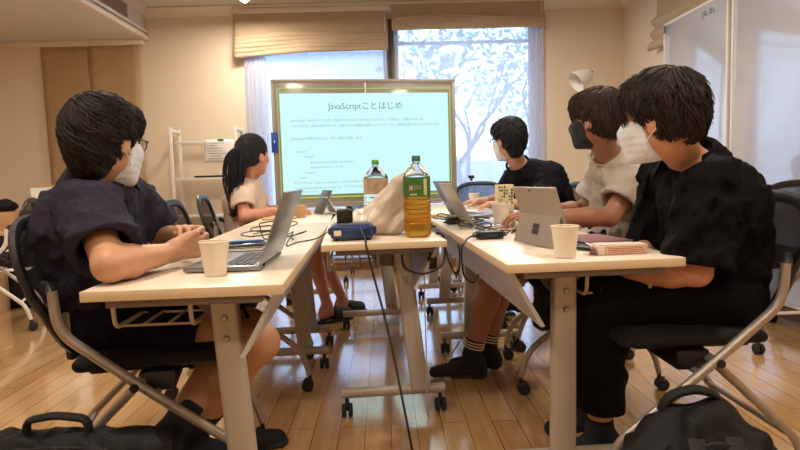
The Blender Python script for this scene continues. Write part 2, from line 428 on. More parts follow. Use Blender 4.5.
def person(name, S):
    J = {k: A(v, float) for k, v in S['J'].items()}
    pel = J['pelvis']; base = A([pel[0], pel[1], 0]); side = nrm(J['shL']-J['shR']); side = nrm(side*A([1, 1, .3]))
    hs = S.get('hs', 1.06); f = S.get('build', 1.)
    h = S.get('h', .0065)
    Rh = head_frame(*S['face']); HC = J['head']
    def H(x, y, z): return HC+Rh@(A([x, y, z])*hs)
    # body
    b = []
    b.append(cap(pel+side*.075, pel-side*.075, .105*f, k=.05)); b.append(cap(pel, J['waist'], .105*f, .095*f, .06, side=side, w=1.35)); b.append(cap(J['waist'], J['chest'], .095*f, .108*f, .06, side=side, w=1.42))
    up = J['neck']-side*0
    b.append(cap(J['chest'], J['chest']*.35+J['neck']*.65, .105*f, .07*f, .06, side=side, w=1.5))
    for s in 'LR': b.append(cap(J['neck']*.7+J['chest']*.3, J['sh'+s], .058*f, .052*f, .05))
    nb = J['neck']; nt = H(-.025, 0, -.06); b.append(cap(nb-(nt-nb)*.25, nt, .056*f, .05*f, .03))
    for s in 'LR':
        b += [cap(J['sh'+s], J['el'+s], .049*f, .039*f, .03), cap(J['el'+s], J['el'+s]*.7+J['wr'+s]*.3, .04*f, .0405*f, .015), cap(J['el'+s]*.7+J['wr'+s]*.3, J['wr'+s], .0405*f, .026*f, .02)]
        hip = pel+side*(.09 if s == 'L' else -.09); kn = J['kn'+s]; an = J['an'+s]; mid = kn*.68+an*.32
        back = nrm(A([0, 0, 0])+(hip-kn)*A([1, 1, 0]))
        b += [cap(hip, kn, .085*f, .058*f, .03), cap(kn, mid+back*.012, .056*f, .056*f, .03), cap(mid+back*.012, an, .056*f, .036*f, .03)]
        toe = J['toe'+s]; heel = an+nrm((an-toe)*A([1, 1, 0]))*.035; heel[2] = toe[2]+.012
        b += [cap(an, heel, .036, .03, .02), cap(an*.4+heel*.6, toe, .036, .022, .03, side=np.cross([0, 0, 1], nrm(toe-an)), w=1.3)]
    pieces = [isosurf(b, h)]
    # head with a face
    hd = [ell(H(-.012, 0, .028), A([.098, .077, .094])*hs, Rh), ell(H(.028, 0, -.03), A([.066, .064, .082])*hs, Rh, k=.035*hs), cap(H(.062, 0, -.098), H(.05, 0, -.09), .024*hs, .03*hs, .03),
          cap(H(.015, .05, -.07), H(.05, .018, -.098), .018*hs, .018*hs, .025), cap(H(.015, -.05, -.07), H(.05, -.018, -.098), .018*hs, .018*hs, .025),
          cap(H(.078, .034, .02), H(.083, -.034, .02), .012*hs, k=.018), cap(H(.086, 0, .008), H(.106, 0, -.034), .0075*hs, .0115*hs, .012), cap(H(.094, .013, -.037), H(.094, -.013, -.037), .0075*hs, k=.008),
          cap(H(.066, .042, -.028), H(.06, .05, -.03), .018*hs, k=.02), cap(H(.066, -.042, -.028), H(.06, -.05, -.03), .018*hs, k=.02),
          ell(H(.094, .031, .001), A([.016, .018, .011])*hs, Rh, k=.01, op='s'), ell(H(.094, -.031, .001), A([.016, .018, .011])*hs, Rh, k=.01, op='s'),
          cap(H(.088, .02, -.062), H(.088, -.02, -.062), .007*hs, k=.005), cap(H(.086, .017, -.071), H(.086, -.017, -.071), .0075*hs, k=.004),
          cap(nt, nt*.5+nb*.5, .05*f, .053*f, .03)]
    for y in (1, -1):
        hd += [ell(H(-.008, y*.079, -.012), A([.021, .009, .033])*hs, Rh@np.array(Matrix.Rotation(radians(12), 3, 'Y')), k=.008), ell(H(-.003, y*.088, -.006), A([.012, .006, .02])*hs, Rh, k=.005, op='s'), cap(H(0, y*.082, -.038), H(-.002, y*.081, -.034), .008*hs, k=.006)]
    pieces.append(isosurf(hd, .0036))
    for s in 'LR':
        hp = S['hand'+s]; pieces.append(isosurf(hand_prims(J['wr'+s], hp[0], hp[1], s == 'R', *hp[2:]), .0028 if S.get('finehands') else .004))
    body = mesh_from('person', pieces, S['skin'], None, base); body.location = tuple(base)
    tag(body, S['label'], 'person')
    for y in (1, -1):
        mb = MB(); c = H(.0775, y*.031, .0)-base; V = []
        mb.lathe([(.0115*hs*sin(pi*i/10)+1e-5, -.0115*hs*cos(pi*i/10)) for i in range(11)], c); e = mb.build('eye', 'eyew', body)
        d = Rh[:, 0]; mb = MB(); mb.tube([c+d*.0095*hs, c+d*.0118*hs], .0055*hs, 12); mb.build('iris', 'iris', e)
        mb = MB(); mb.tube([H(.088, y*.016, .020)-base, H(.091, y*.03, .026)-base, H(.079, y*.05, .020)-base], [.002, .0036, .0015], 6, flat=.7); mb.build('eyebrow', 'brow', body)
    # garments
    sl = S.get('sleeve', .72); off = S.get('loose', .02); g = []
    g.append(cap(pel+A([0, 0, .02]), J['waist'], .118*f+off, .108*f+off, .06, side=side, w=1.32)); g.append(cap(J['waist'], J['chest'], .105*f+off, .112*f+off, .06, side=side, w=1.38))
    g.append(cap(J['chest'], J['chest']*.3+J['neck']*.7, .108*f+off, .075*f+off*.6, .06, side=side, w=1.45))
    for s in 'LR':
        g.append(cap(J['neck']*.75+J['chest']*.25, J['sh'+s], .06*f+off*.55, .058*f+off*.6, .05)); e = J['sh'+s]*(1-sl)+J['el'+s]*sl
        dn = nrm(J['el'+s]-J['sh'+s]); so_ = S.get('sloose', 0); g.append(cap(J['sh'+s], e+dn*.03, .058*f+off*.75+so_*.5, .056*f+off*1.1+so_, .035))
    for s in 'LR':
        e = J['sh'+s]*(1-sl)+J['el'+s]*sl; dn = nrm(J['el'+s]-J['sh'+s])
        g.append(((lambda P, e=e, dn=dn: np.maximum(np.maximum(-(P-e)@dn, np.linalg.norm((P-e)-np.outer((P-e)@dn, dn), axis=1)-.12), (P-e)@dn-.16)), e-.2, e+.2, .004, 's'))
        so_ = S.get('sloose', 0); g.append(cap(e-dn*.045, e+dn*.05, .044*f+off*.3+so_*.6, .052*f+off*.75+so_, .004, op='s'))
    nd = nrm(nt-nb); g.append(cap(nb+nd*.035, nb+nd*.14, .058*f, .09*f, .008, op='s')); g.append(half(nb+A([0, 0, .048]), nrm(nd*.25+A([0, 0, .8]))))
    hemz = pel[2]+S.get('hem', -.02); g.append(half((0, 0, hemz), (0, 0, -1)))
    ca = S.get('crease', .006); sd = S.get('seed', 1)
    tdir = nrm(J['neck']-pel)
    def dsp(P): return wob(P, ca*.5, .15, sd)-ridge(P, ca*1.25, .10, sd+5, nrm(tdir*.8+side*.35+A([.2, .1, 0])), 3.)-ridge(P, ca*.7, .05, sd+6, nrm(tdir*.5-side*.6), 2.5)
    shirt = mesh_from('shirt', [isosurf(g, min(h*.85, .0065), dsp)], S['shirt'], body, base)
    md = shirt.modifiers.new('s', 'SMOOTH'); md.factor = .4; md.iterations = 1
    if S.get('collar'):
        mb = MB(); ax = nrm(nd*.5+A([0, 0, .6])); u = nrm(np.cross(ax, side)); fr = u if (u@Rh[:, 0]) > 0 else -u; c0 = nb+ax*.022-base
        def ring(a, r, z): 
            a2 = -pi+.35+(2*pi-.7)*a
            return c0+(-fr*cos(a2)+nrm(np.cross(ax, fr))*sin(a2))*r+ax*(z-.02*(abs(a-.5)*2)**3)
        prof = [(.064, -.02), (.066, .036), (.073, .043), (.082, .036), (.112, -.012), (.108, -.016), (.078, .024), (.070, -.02)]
        mb.grid(lambda i, j: ring(i, prof[min(int(round(j*8)), 7) if j < 1 else 0][0]*f, prof[min(int(round(j*8)), 7) if j < 1 else 0][1]), 40, 9)
        mb.build('collar', S['shirt'], shirt)
    elif S.get('crew'):
        mb = MB(); ax = nd; u = nrm(np.cross(ax, side)); w = np.cross(ax, u); c0 = nb+nd*.036-base
        mb.tube([c0+(u*cos(t)+w*sin(t))*.068*f for t in np.linspace(0, 2*pi, 40)[:-1]], .006, 8, closed=True, flat=1.5); mb.build('neckband', S['shirt'], shirt)
    pt = S.get('leg', .62); po = S.get('pantloose', .02); g = [cap(pel+side*.08, pel-side*.08, .108*f+po*.8, k=.05), cap(pel, pel+A([0, 0, .1]), .11*f+po*.5, .1*f+po*.4, .05, side=side, w=1.35)]
    long = pt > 1
    for s in 'LR':
        hip = pel+side*(.095 if s == 'L' else -.095); kn = J['kn'+s]; an = J['an'+s]; hpz = (lambda e, dn: ((lambda P: np.maximum(-(P-e)@dn, np.linalg.norm(P-e, axis=1)-.2)), e-.22, e+.22, .004, 's'))
        if not long:
            e = hip*(1-pt)+kn*pt; dn = nrm(kn-hip); g.append(cap(hip, e+dn*.03, .09*f+po, .075*f+po*1.2, .03)); 
        else:
            g.append(cap(hip, kn, .09*f+po, .07*f+po, .03)); e = kn*(2-pt)+an*(pt-1); dn = nrm(an-kn); g.append(cap(kn, e+dn*.03, .068*f+po, .058*f+po*1.1, .03))
    for s in 'LR':
        hip = pel+side*(.095 if s == 'L' else -.095); kn = J['kn'+s]; an = J['an'+s]
        if not long: e = hip*(1-pt)+kn*pt; dn = nrm(kn-hip); r = (.072, .075)
        else: e = kn*(2-pt)+an*(pt-1); dn = nrm(an-kn); r = (.05, .054)
        g.append(((lambda P, e=e, dn=dn: np.maximum(np.maximum(-(P-e)@dn, (P-e)@dn-.1), np.linalg.norm((P-e)-np.outer((P-e)@dn, dn), axis=1)-.15)), e-.2, e+.2, .004, 's'))
        g.append(cap(e-dn*.04, e+dn*.05, r[0]*f+po*.4, r[1]*f+po*.6, .004, op='s'))
    def dsp2(P): return wob(P, ca*.5, .15, sd+9)-ridge(P, ca*.8, .11, sd+15, (0, 1, .3), 2.)
    mesh_from('trousers' if long else 'shorts', [isosurf(g, h, dsp2)], S['pants'], body, base)
    # feet
    for s in 'LR':
        an = J['an'+s]; toe = J['toe'+s]; heel = an+nrm((an-toe)*A([1, 1, 0]))*.035; heel[2] = toe[2]+.012
        if S.get('socks'):
            kn = J['kn'+s]; st = an+(kn-an)*S.get('sockh', .22)
            q = [cap(an, heel, .041, .035, .02), cap(an*.4+heel*.6, toe, .041, .027, .03, side=np.cross([0, 0, 1], nrm(toe-an)), w=1.3), cap(an, st+nrm(kn-an)*.02, .04, .046, .02), half(st, kn-an)]
            so = mesh_from('sock', [isosurf(q, .005)], 'sock', body, base)
            if S.get('stripes'):
                d = nrm(kn-an)
                for k in range(3):
                    mb = MB(); c = st-d*(.012+.013*k)-base; u = nrm(np.cross(d, [0, 1, 0])); w = np.cross(d, u)
                    mb.tube([c+(u*cos(t)+w*sin(t))*(.0458) for t in np.linspace(0, 2*pi, 28)[:-1]], .003, 6, closed=True); mb.build('stripe', 'cream', so)
        if S.get('slippers'):
            fw = nrm((toe-heel)*A([1, 1, 0])); sd2 = np.cross([0, 0, 1], fw); mid = (toe+heel)/2; z0 = .008
            q = [cap(A([heel[0], heel[1], z0+.012])-fw*.01, A([toe[0], toe[1], z0+.012])+fw*.02, .046, .046, .01, side=sd2, w=1.15), half((0, 0, z0+.016), (0, 0, 1))]
            q2 = [cap(A([mid[0], mid[1], toe[2]+.012]), toe+fw*.015+A([0, 0, .004]), .052, .040, .02, side=sd2, w=1.18), half((0, 0, .004), (0, 0, -1)), half(mid-fw*.02, -fw)]
            sp = mesh_from('slipper', [isosurf(q, .006)], 'black', body, base); mesh_from('slipper_upper', [isosurf(q2, .006)], 'dark', sp, base)
    # mask
    if S.get('mask'):
        fcp = hd[1:8]+hd[8:10]+[cap(H(.108, 0, -.03), H(.078, 0, -.1), .012*hs, .02*hs, .035), ell(H(.035, 0, -.04), A([.07, .066, .078])*hs, Rh, k=.02)]; fc = [((lambda P: evalp(fcp, P)-.0045), HC-.15, HC+.15, .001, 'u'), half(H(.030, 0, 0), -Rh[:, 0]*1+Rh[:, 2]*.3, k=.006), half(H(0, 0, -.008), Rh[:, 2]*1-Rh[:, 0]*.12, k=.006), half(H(.0, 0, -.124), -Rh[:, 2], k=.01)]
        pl = lambda P: .0006*np.sin(((P-HC)@Rh[:, 2])*2*pi/.02)*(1 if S['mask'] == 'maskw' else 0)
        mk = mesh_from('mask', [isosurf(fc, .0036, pl)], S['mask'], body, base)
        for y in (1, -1):
            for z0, z1 in ((-.02, .006), (-.085, -.038)):
                mb = MB(); mb.tube(spl([H(.034 if z0 > -.05 else .012, y*.068, z0)-base, H(.012, y*.078, (z0*.6+z1*.4))-base, H(-.012, y*.084, z1)-base, H(-.026, y*.082, z1*.4-.008)-base], 5), .0016, 6); mb.build('ear_loop', S['mask'] if S['mask'] == 'maskb' else 'white', mk)
    if S.get('glasses'):
        gm = MB()
        for y in (1, -1):
            c = H(.103, y*.033, .0)-base
            gm.tube([c+Rh@(A([-.12*abs(sin(t)*0)-(.006*cos(t)*y*0), .025*cos(t)*y, .019*sin(t)])*hs) for t in np.linspace(0, 2*pi, 25)[:-1]], .0014, 6, closed=True)
            gm.tube([H(.103, y*.058, .006)-base, H(.09, y*.076, .006)-base, H(.0, y*.084, .008)-base, H(-.02, y*.083, -.004)-base], .0015, 6)
        gm.tube([H(.103, .008, .004)-base, H(.106, 0, .007)-base, H(.103, -.008, .004)-base], .0013, 6)
        go = gm.build('glasses', 'black', body)
        for y in (1, -1):
            lm = MB(); c = H(.103, y*.033, .0)-base; lm.tube([c-Rh[:, 0]*.0006, c+Rh[:, 0]*.0006], .0225*hs, 20, flat=.8); lm.build('lens', 'lens', go)
    # hair
    ht = S['hair']; vol = ht.get('vol', 1.)
    hp = [ell(H(-.016, 0, .036), A([.104+.008*vol, .082+.008*vol, .095+.01*vol])*hs, Rh), ell(H(-.05, 0, -.018), A([.066, .073, .078])*hs, Rh, k=.03), ell(H(-.052, 0, -.05), A([.046, .06, .062+.4*ht.get('nape', 0)])*hs, Rh, k=.02)]
    if ht.get('bangs', 1): hp.append(ell(H(.062, 0, .066), A([.05, .07, .052])*hs, Rh, k=.03))
    hp += [cap(H(.012, .074, .02), H(.006, .078, -.02*ht.get('side', 1)), .014*hs, .007*hs, .015), cap(H(.012, -.074, .02), H(.006, -.078, -.02*ht.get('side', 1)), .014*hs, .007*hs, .015)]
    hp += [ell(H(.09, 0, -.045), A([.085, .12, .082+.012*ht.get('brow', 0)])*hs, Rh, k=.012, op='s'), ell(H(.0, .092, -.03), A([.022, .03, .034])*hs, Rh, k=.01, op='s'), ell(H(.0, -.092, -.03), A([.022, .03, .034])*hs, Rh, k=.01, op='s'), half(H(0, 0, -.085-ht.get('nape', 0)), -Rh[:, 2]+Rh[:, 0]*.15, k=.01)]
    def hd_(P): 
        L = (P-HC)@Rh; a = np.arctan2(L[:, 1], L[:, 0]+.02)
        return .0022*np.sin(a*26+L[:, 2]*60+2*np.sin(L[:, 2]*40))+wob(L, .0035*vol, .05, sd+3)
    pcs = [isosurf(hp, .005, hd_)]
    N = ht.get('n', 1500); W0 = nrm(A([-.35, .12, 1.])); K = 8
    rr = np.random.default_rng(sd+40); u = rr.normal(size=(N*3, 3)); u /= np.linalg.norm(u, axis=1)[:, None]; u = u[(u[:, 2] > -.55) & ~((u[:, 0] > .35) & (u[:, 2] < .3))][:N]; N = len(u)
    segs = [u]; st = (rr.uniform(.5, 1.2, N)*ht.get('len', .06)/.11/(K-1))
    clump = np.floor(u*ht.get('clump', 5)); cs = np.sin(clump@A([12.9, 78.2, 37.7]))*43758; cr = (cs-np.floor(cs))-.5
    for i in range(K-1):
        c = segs[-1]; t = c*(c@W0)[:, None]-W0; t /= np.linalg.norm(t, axis=1)[:, None]+1e-6; sw = np.cross(W0, c); t = t+sw*(cr*1.4+ht.get('swirl', .35))[:, None]+A([.25*ht.get('fwd', 1), 0, 0]); t -= c*(t*c).sum(1)[:, None]; t /= np.linalg.norm(t, axis=1)[:, None]+1e-6
        c = c+t*st[:, None]; c /= np.linalg.norm(c, axis=1)[:, None]; segs.append(c)
    U = np.stack(segs, 1); R = np.full((N, K), .21*hs); o = HC+Rh@A([-.015, 0, .02])*hs
    Uw = U.reshape(-1, 3)@Rh.T; Rf = R.ravel()
    for it in range(16): Rf = Rf-evalp(hp, o+Uw*Rf[:, None])*.85
    R = np.clip(Rf, .03, .21*hs).reshape(N, K)
    ok = R[:, 0] > .085*hs
    for i in range(1, K): R[:, i] = np.maximum(R[:, i], R[:, i-1]-.004)
    prof = np.linspace(0, 1, K); lift = .0008+prof**2*rr.uniform(0, .006, N)[:, None]*ht.get('lift', 1)+(cr[:, None]+.5)*.004*vol
    Pw = o+(U@Rh.T)*(R+lift)[:, :, None]; Pw = Pw+(np.sin(prof*7+cr[:, None]*12)*prof*.004*vol)[:, :, None]*np.cross(U, W0)@Rh.T; Pw = Pw[ok]; N = len(Pw)
    T = np.gradient(Pw, axis=1); T /= np.linalg.norm(T, axis=2)[:, :, None]+1e-9; Nn = (Pw-o); Nn /= np.linalg.norm(Nn, axis=2)[:, :, None]; Bn = np.cross(T, Nn)
    wd = (rr.uniform(.0014, .0034, N)[:, None]*(np.sin(np.clip(prof*.8+.2, 0, 1)*pi)**.6))[:, :, None]
    ring = np.stack([Pw+Bn*wd, Pw+Nn*.0011, Pw-Bn*wd, Pw-Nn*.0011], 2)  # N,K,4,3
    V = ring.reshape(-1, 3); i0 = (np.arange(N)*K*4)[:, None, None]+(np.arange(K-1)*4)[None, :, None]+np.arange(4)[None, None, :]; i1 = (np.arange(N)*K*4)[:, None, None]+(np.arange(K-1)*4)[None, :, None]+((np.arange(4)+1) % 4)[None, None, :]
    Q = np.stack([i0, i1, i1+4, i0+4], 3).reshape(-1, 4); pcs.append((V, Q))
    if ht.get('tail'):
        T0 = [H(*ht['tail'][0])]+[A(p, float) for p in ht['tail'][1:]]; path = A(spl(T0, 6)); n = len(path); tp = np.linspace(0, 1, n)
        rad = .016+.034*np.sin(np.clip(tp*1.15, 0, 1)*pi)**.8*(tp > 0)
        q = [cap(path[i], path[i+1], max(.012, rad[i]*.62), max(.01, rad[i+1]*.62), .015) for i in range(n-1)]; pcs.append(isosurf(q, .005, lambda P: wob(P, .003, .03, 5, (3, 3, .4))))
        mb = MB()
        for i in range(260):
            a = rr.uniform(0, 2*pi); rr_ = 1.5*sqrt(rr.uniform(.1, 1)); e = rr.uniform(.75, 1.08); m_ = max(5, int(n*min(e, 1))); dx = A([cos(a), sin(a)*.8, 0])
            ph = rr.uniform(0, 6); mb.tube([path[j]+dx*(rad[j]*rr_+.004*sin(j*.5+ph)*tp[j]) for j in range(0, m_, 2)], [.0022*(1-.8*j/m_) for j in range(0, m_, 2)], 4)
        pcs.append((A(mb.v), [tuple(f) for f in mb.f if len(f) == 4]))
        c = path[1]-base; mt = MB(); ax = nrm(path[2]-path[0]); u = nrm(np.cross(ax, [0, 1, 0])); w = np.cross(ax, u); mt.tube([c+(u*cos(t)+w*sin(t))*.02 for t in np.linspace(0, 2*pi, 20)[:-1]], .006, 8, closed=True); mt.build('hair_band', 'dark', body)
    pcs = [(a, [tuple(r) for r in q]) for a, q in pcs]
    Vs, Fs, n = [], [], 0
    for V, Q in pcs: Vs.append(V-base); Fs += [tuple(i+n for i in r) for r in Q]; n += len(V)
    me = bpy.data.meshes.new('hair'); me.from_pydata(np.concatenate(Vs).tolist(), [], Fs); me.update(); me.polygons.foreach_set('use_smooth', [True]*len(me.polygons)); link('hair', me, ht['mat'], body)
    return body
def skin(nm, c): return mat(nm, c, .5, var=.06, vscale=14, bump=.04, bscale=260, sss=.12)
M['skinA'] = skin('skin_warm', srgb(198,146,112)); M['skinB'] = skin('skin_rosy', srgb(196,136,110)); M['skinC'] = skin('skin_tanned', srgb(164,112,86)); M['skinD'] = skin('skin_light', srgb(202,144,112)); M['skinE'] = skin('skin_pale', srgb(200,150,120))
M['shA'] = mat('faded_navy_cotton', srgb(44,40,54), .9, bump=.3, bscale=300, spec=.2, var=.1, vscale=9); M['shB'] = mat('beige_cotton', srgb(206,184,166), .9, bump=.2, bscale=300); M['shC'] = mat('oatmeal_jersey', srgb(172,160,146), .92, bump=.3, bscale=350, var=.05, vscale=60); M['shD'] = mat('black_cotton', srgb(11,10,13), .85, bump=.3, bscale=300, spec=.12); M['shE'] = mat('black_jersey', srgb(15,15,22), .85, spec=.15, bump=.2, bscale=300)
M['paA'] = mat('navy_shorts_cloth', srgb(18,17,27), .85, bump=.25, bscale=300, spec=.12); M['paD'] = mat('black_trouser_cloth', srgb(16,15,20), .85, bump=.25, bscale=300, spec=.12)
M['sock'] = mat('black_sock_knit', srgb(28,27,30), .9, bump=.3, bscale=400)
def hairm(nm, c): return mat(nm, c, .62, var=.45, vscale=60, spec=.22)
M['hA'] = hairm('black_hair', srgb(40,30,27)); M['hC'] = hairm('dark_brown_hair', srgb(56,42,34)); M['hD'] = hairm('brown_black_hair', srgb(46,36,33)); M['hE'] = hairm('jet_black_hair', srgb(36,34,38))

person('A', dict(label='person in a faded navy collared shirt and glasses, hands clasped on the left table', skin='skinA', shirt='shA', pants='paA', finehands=True, h=.006, seed=3,
    J=dict(pelvis=(-.80,1.86,.575), waist=(-.875,1.85,.70), chest=(-.89,1.83,.835), neck=(-.84,1.80,.955), head=(-.795,1.76,1.083),
      shR=(-.80,1.655,.905), elR=(-.672,1.465,.766), wrR=(-.60,1.675,.768), shL=(-.83,2.01,.905), elL=(-.76,2.06,.768), wrL=(-.635,1.885,.797),
      knR=(-.39,1.78,.475), anR=(-.655,1.95,.13), toeR=(-.50,2.0,.035), knL=(-.46,1.97,.475), anL=(-.68,1.77,.20), toeL=(-.56,1.70,.05)),
    face=(20, 6, -3), sleeve=.78, loose=.024, sloose=.006, crease=.012, leg=.60, pantloose=.028, hem=-.03, collar=1, hs=.99, socks=1, sockh=.3,
    handR=((.72,.66,.2), (-.55,.8,.05), (35,55,35), .3, (.95,.12,.35)), handL=((.5,-.78,.30), (.15,-.35,-.9), (22,48,30), .6, (.9,.3,.2)),
    mask='maskw', glasses=1, hair=dict(mat='hA', vol=1.0, nape=.03, len=.07, n=2200, side=1.6)))
person('D', dict(label='person in a black short-sleeved shirt and long black trousers, seated at the right table end', skin='skinD', shirt='shD', pants='paD', h=.0065, seed=11,
    J=dict(pelvis=(1.02,1.86,.575), waist=(1.04,1.86,.70), chest=(1.02,1.84,.845), neck=(.94,1.81,.965), head=(.800,1.72,1.103),
      shL=(.92,1.68,.905), elL=(.872,1.645,.668), wrL=(.70,1.80,.640), shR=(.96,2.02,.92), elR=(.95,2.05,.69), wrR=(.76,1.93,.652),
      knL=(.655,1.80,.565), anL=(.672,1.86,.12), toeL=(.55,1.86,.05), knR=(.64,2.03,.565), anR=(.70,2.05,.12), toeR=(.57,2.05,.05)),
    face=(-44, 4, 0), sleeve=.95, loose=.03, sloose=.014, crease=.012, leg=1.80, pantloose=.02, hem=-.05, collar=1, hs=.985, socks=1, sockh=.12,
    handL=((-.7,.7,0), (0,0,-1)), handR=((-.9,-.3,0), (0,0,-1)),
    mask='maskw', hair=dict(mat='hD', vol=1.35, nape=-.03, len=.075, n=2200, lift=1.6, clump=7, brow=.3)))
person('C', dict(label='person in an oatmeal t-shirt and black mask seated behind the open grey tablet', skin='skinC', shirt='shC', pants='paD', h=.0075, seed=21,
    J=dict(pelvis=(1.04,2.76,.57), waist=(1.11,2.75,.70), chest=(1.12,2.74,.86), neck=(1.015,2.70,1.0), head=(.935,2.62,1.178),
      shL=(1.085,2.57,.915), elL=(.95,2.50,.76), wrL=(.65,2.46,.775), shR=(1.08,2.93,.93), elR=(1.0,2.98,.76), wrR=(.76,2.88,.775),
      knL=(.475,2.70,.505), anL=(.385,2.72,.12), toeL=(.215,2.77,.03), knR=(.56,2.90,.49), anR=(.48,2.85,.10), toeR=(.32,2.88,.03)),
    face=(-42, 0, 0), sleeve=.66, loose=.028, sloose=.008, crease=.010, leg=.62, pantloose=.02, hem=-.04, crew=1, hs=1.0, socks=1, stripes=1, sockh=.2,
    handL=((-1,.1,.1), (.1,.3,-1), (20,35,20)), handR=((-1,0,0), (0,0,-1), (20,30,20)),
    mask='maskb', hair=dict(mat='hC', vol=1.1, nape=-.01, len=.07, n=1700, side=.8)))
person('E', dict(label='person in a black top and glasses, leaning forward at the far right table', skin='skinE', shirt='shE', pants='paD', h=.009, seed=31, build=1.08,
    J=dict(pelvis=(1.16,4.02,.57), waist=(1.13,4.02,.70), chest=(1.05,4.01,.86), neck=(.90,3.97,.99), head=(.82,3.9,1.17),
      shL=(1.08,3.83,.935), elL=(.98,3.74,.74), wrL=(.75,3.82,.765), shR=(.92,4.19,.92), elR=(.85,4.25,.76), wrR=(.66,4.12,.765),
      knL=(.80,3.95,.50), anL=(.86,3.98,.11), toeL=(.74,4.0,.035), knR=(.78,4.15,.50), anR=(.83,4.12,.11), toeR=(.70,4.14,.035)),
    face=(-30, 4, 0), sleeve=.7, loose=.024, crease=.008, leg=1.8, pantloose=.02, hem=-.04, crew=1, hs=1.06, socks=1, sockh=.2,
    handL=((-1,.1,0), (0,0,-1)), handR=((-1,0,0), (0,0,-1)),
    mask='maskw', glasses=1, hair=dict(mat='hE', vol=.9, nape=.03, len=.06, n=1200)))
person('B', dict(label='person with a long black ponytail in a beige top, typing at the far left table', skin='skinB', shirt='shB', pants='paA', h=.009, seed=41, build=.88,
    J=dict(pelvis=(-.88,3.90,.57), waist=(-.90,3.90,.68), chest=(-.90,3.90,.82), neck=(-.865,3.89,.955), head=(-.82,3.85,1.115),
      shR=(-.88,3.745,.865), elR=(-.85,3.67,.735), wrR=(-.69,3.77,.76), shL=(-.87,4.05,.87), elL=(-.80,4.12,.74), wrL=(-.62,4.0,.765),
      knR=(-.465,3.92,.485), anR=(-.40,3.95,.11), toeR=(-.29,4.02,.035), knL=(-.44,4.08,.475), anL=(-.31,4.14,.11), toeL=(-.21,4.2,.035)),
    face=(34, 0, 0), sleeve=.55, loose=.02, crease=.005, leg=.66, pantloose=.02, hem=-.04, crew=1, hs=1.02, slippers=1,
    handR=((.9,.45,-.05), (0,0,-1), (15,20,15)), handL=((.9,-.3,0), (0,0,-1)),
    hair=dict(mat='hE', vol=.35, nape=-.03, len=.07, n=1300, lift=.2, bangs=0, tail=[(-.10,0,.05), (-.905,3.755,1.11), (-.915,3.73,1.0), (-.925,3.72,.88), (-.93,3.71,.74)])))
# ------------------------------------------------------------------ the room
YW, XR, XL, YF = 6.2, 2.5, -4.6, -2.2
mb = MB(); mb.box(((XL+XR)/2, (YW+YF)/2, -.05), (XR-XL, YW-YF, .1), 0); structure(mb.build('floor', 'floor'))
mb = MB(); mb.box(((-2.33+XR)/2, (YW+YF)/2, 2.73), (XR+2.33, YW-YF+.2, .1), 0); structure(mb.build('ceiling', 'ceil'))
mb = MB(); mb.box(((XL-2.33)/2, (YW+YF)/2, 2.56), (-2.33-XL, YW-YF, .36), 0); structure(mb.build('ceiling_soffit', 'ceil'))
# back wall with the openings of two tall windows
mb = MB(); t = .16; yc = YW+t/2
mb.box(((XL-1.32)/2, yc, 1.35), (-1.32-XL, t, 2.7), 0); mb.box(((1.62+XR)/2+.1, yc, 1.35), (XR-1.62+.2, t, 2.7), 0); mb.box((.15, yc, 2.64), (2.94, t, .22), 0); mb.box((.15, yc, .04), (2.94, t, .08), 0)
structure(mb.build('wall_back', 'wall'))
mb = MB(); mb.box((XR+.08, (YW+YF)/2, 1.35), (.16, YW-YF+.3, 2.8), 0); structure(mb.build('wall_right', 'wall'))
mb = MB(); mb.box((XL-.08, (YW+YF)/2, 1.35), (.16, YW-YF+.3, 2.8), 0); structure(mb.build('wall_left', 'wall'))
mb = MB(); mb.box(((XL+XR)/2, YF-.08, 1.35), (XR-XL+.3, .16, 2.8), 0); structure(mb.build('wall_front', 'wall'))
def crown(p0, p1, inward, z, nm, s_=.07):
    mb = MB(); prof = [(0, 0), (.9, 0), (1, -.12), (.85, -.22), (.62, -.34), (.42, -.56), (.2, -.78), (.14, -.98), (0, -1)]
    a, b = A(p0, float), A(p1, float); V = []
    for P in (a, b):
        for u, w in prof: V.append((P[0]+inward[0]*u*s_, P[1]+inward[1]*u*s_, z+w*s_))
    n = len(prof); mb.add(V, [(i, (i+1) % n, n+(i+1) % n, n+i) for i in range(n)]+[tuple(range(n)), tuple(range(2*n-1, n-1, -1))], False)
    return structure(mb.build(nm, 'trim'))
crown((-2.33, YW), (XR, YW), (0, -1), 2.68, 'trim_1', .09)
crown((XR, YF), (XR, YW), (-1, 0), 2.68, 'trim_2', .09)
crown((-2.33, YW), (-2.33, YF), (1, 0), 2.68, 'trim_3', .06)
mb = MB(); mb.box((-2.315, (YW+YF)/2, 2.395), (.05, YW-YF, .05), .012); mb.box((-2.30, (YW+YF)/2, 2.45), (.03, YW-YF, .03), .01); structure(mb.build('trim_4', 'trim'))
mb = MB(); mb.box((-3.0, YW-.035, 2.352), (1.32, .07, .056), .008); structure(mb.build('trim_5', 'trim'))
mb = MB(); mb.box(((XL-1.32)/2, YW-.008, .045), (-1.32-XL, .016, .09), .003); mb.box(((1.62+XR)/2, YW-.008, .045), (XR-1.62, .016, .09), .003); structure(mb.build('baseboard_back', 'wood'))
mb = MB(); mb.box((.15, YW-.01, .043), (2.98, .05, .086), .004); structure(mb.build('trim_6', 'wood'))
mb = MB(); mb.box((XR-.008, (YW+YF)/2, .045), (.016, YW-YF, .09), .003); structure(mb.build('baseboard_right', 'wood'))
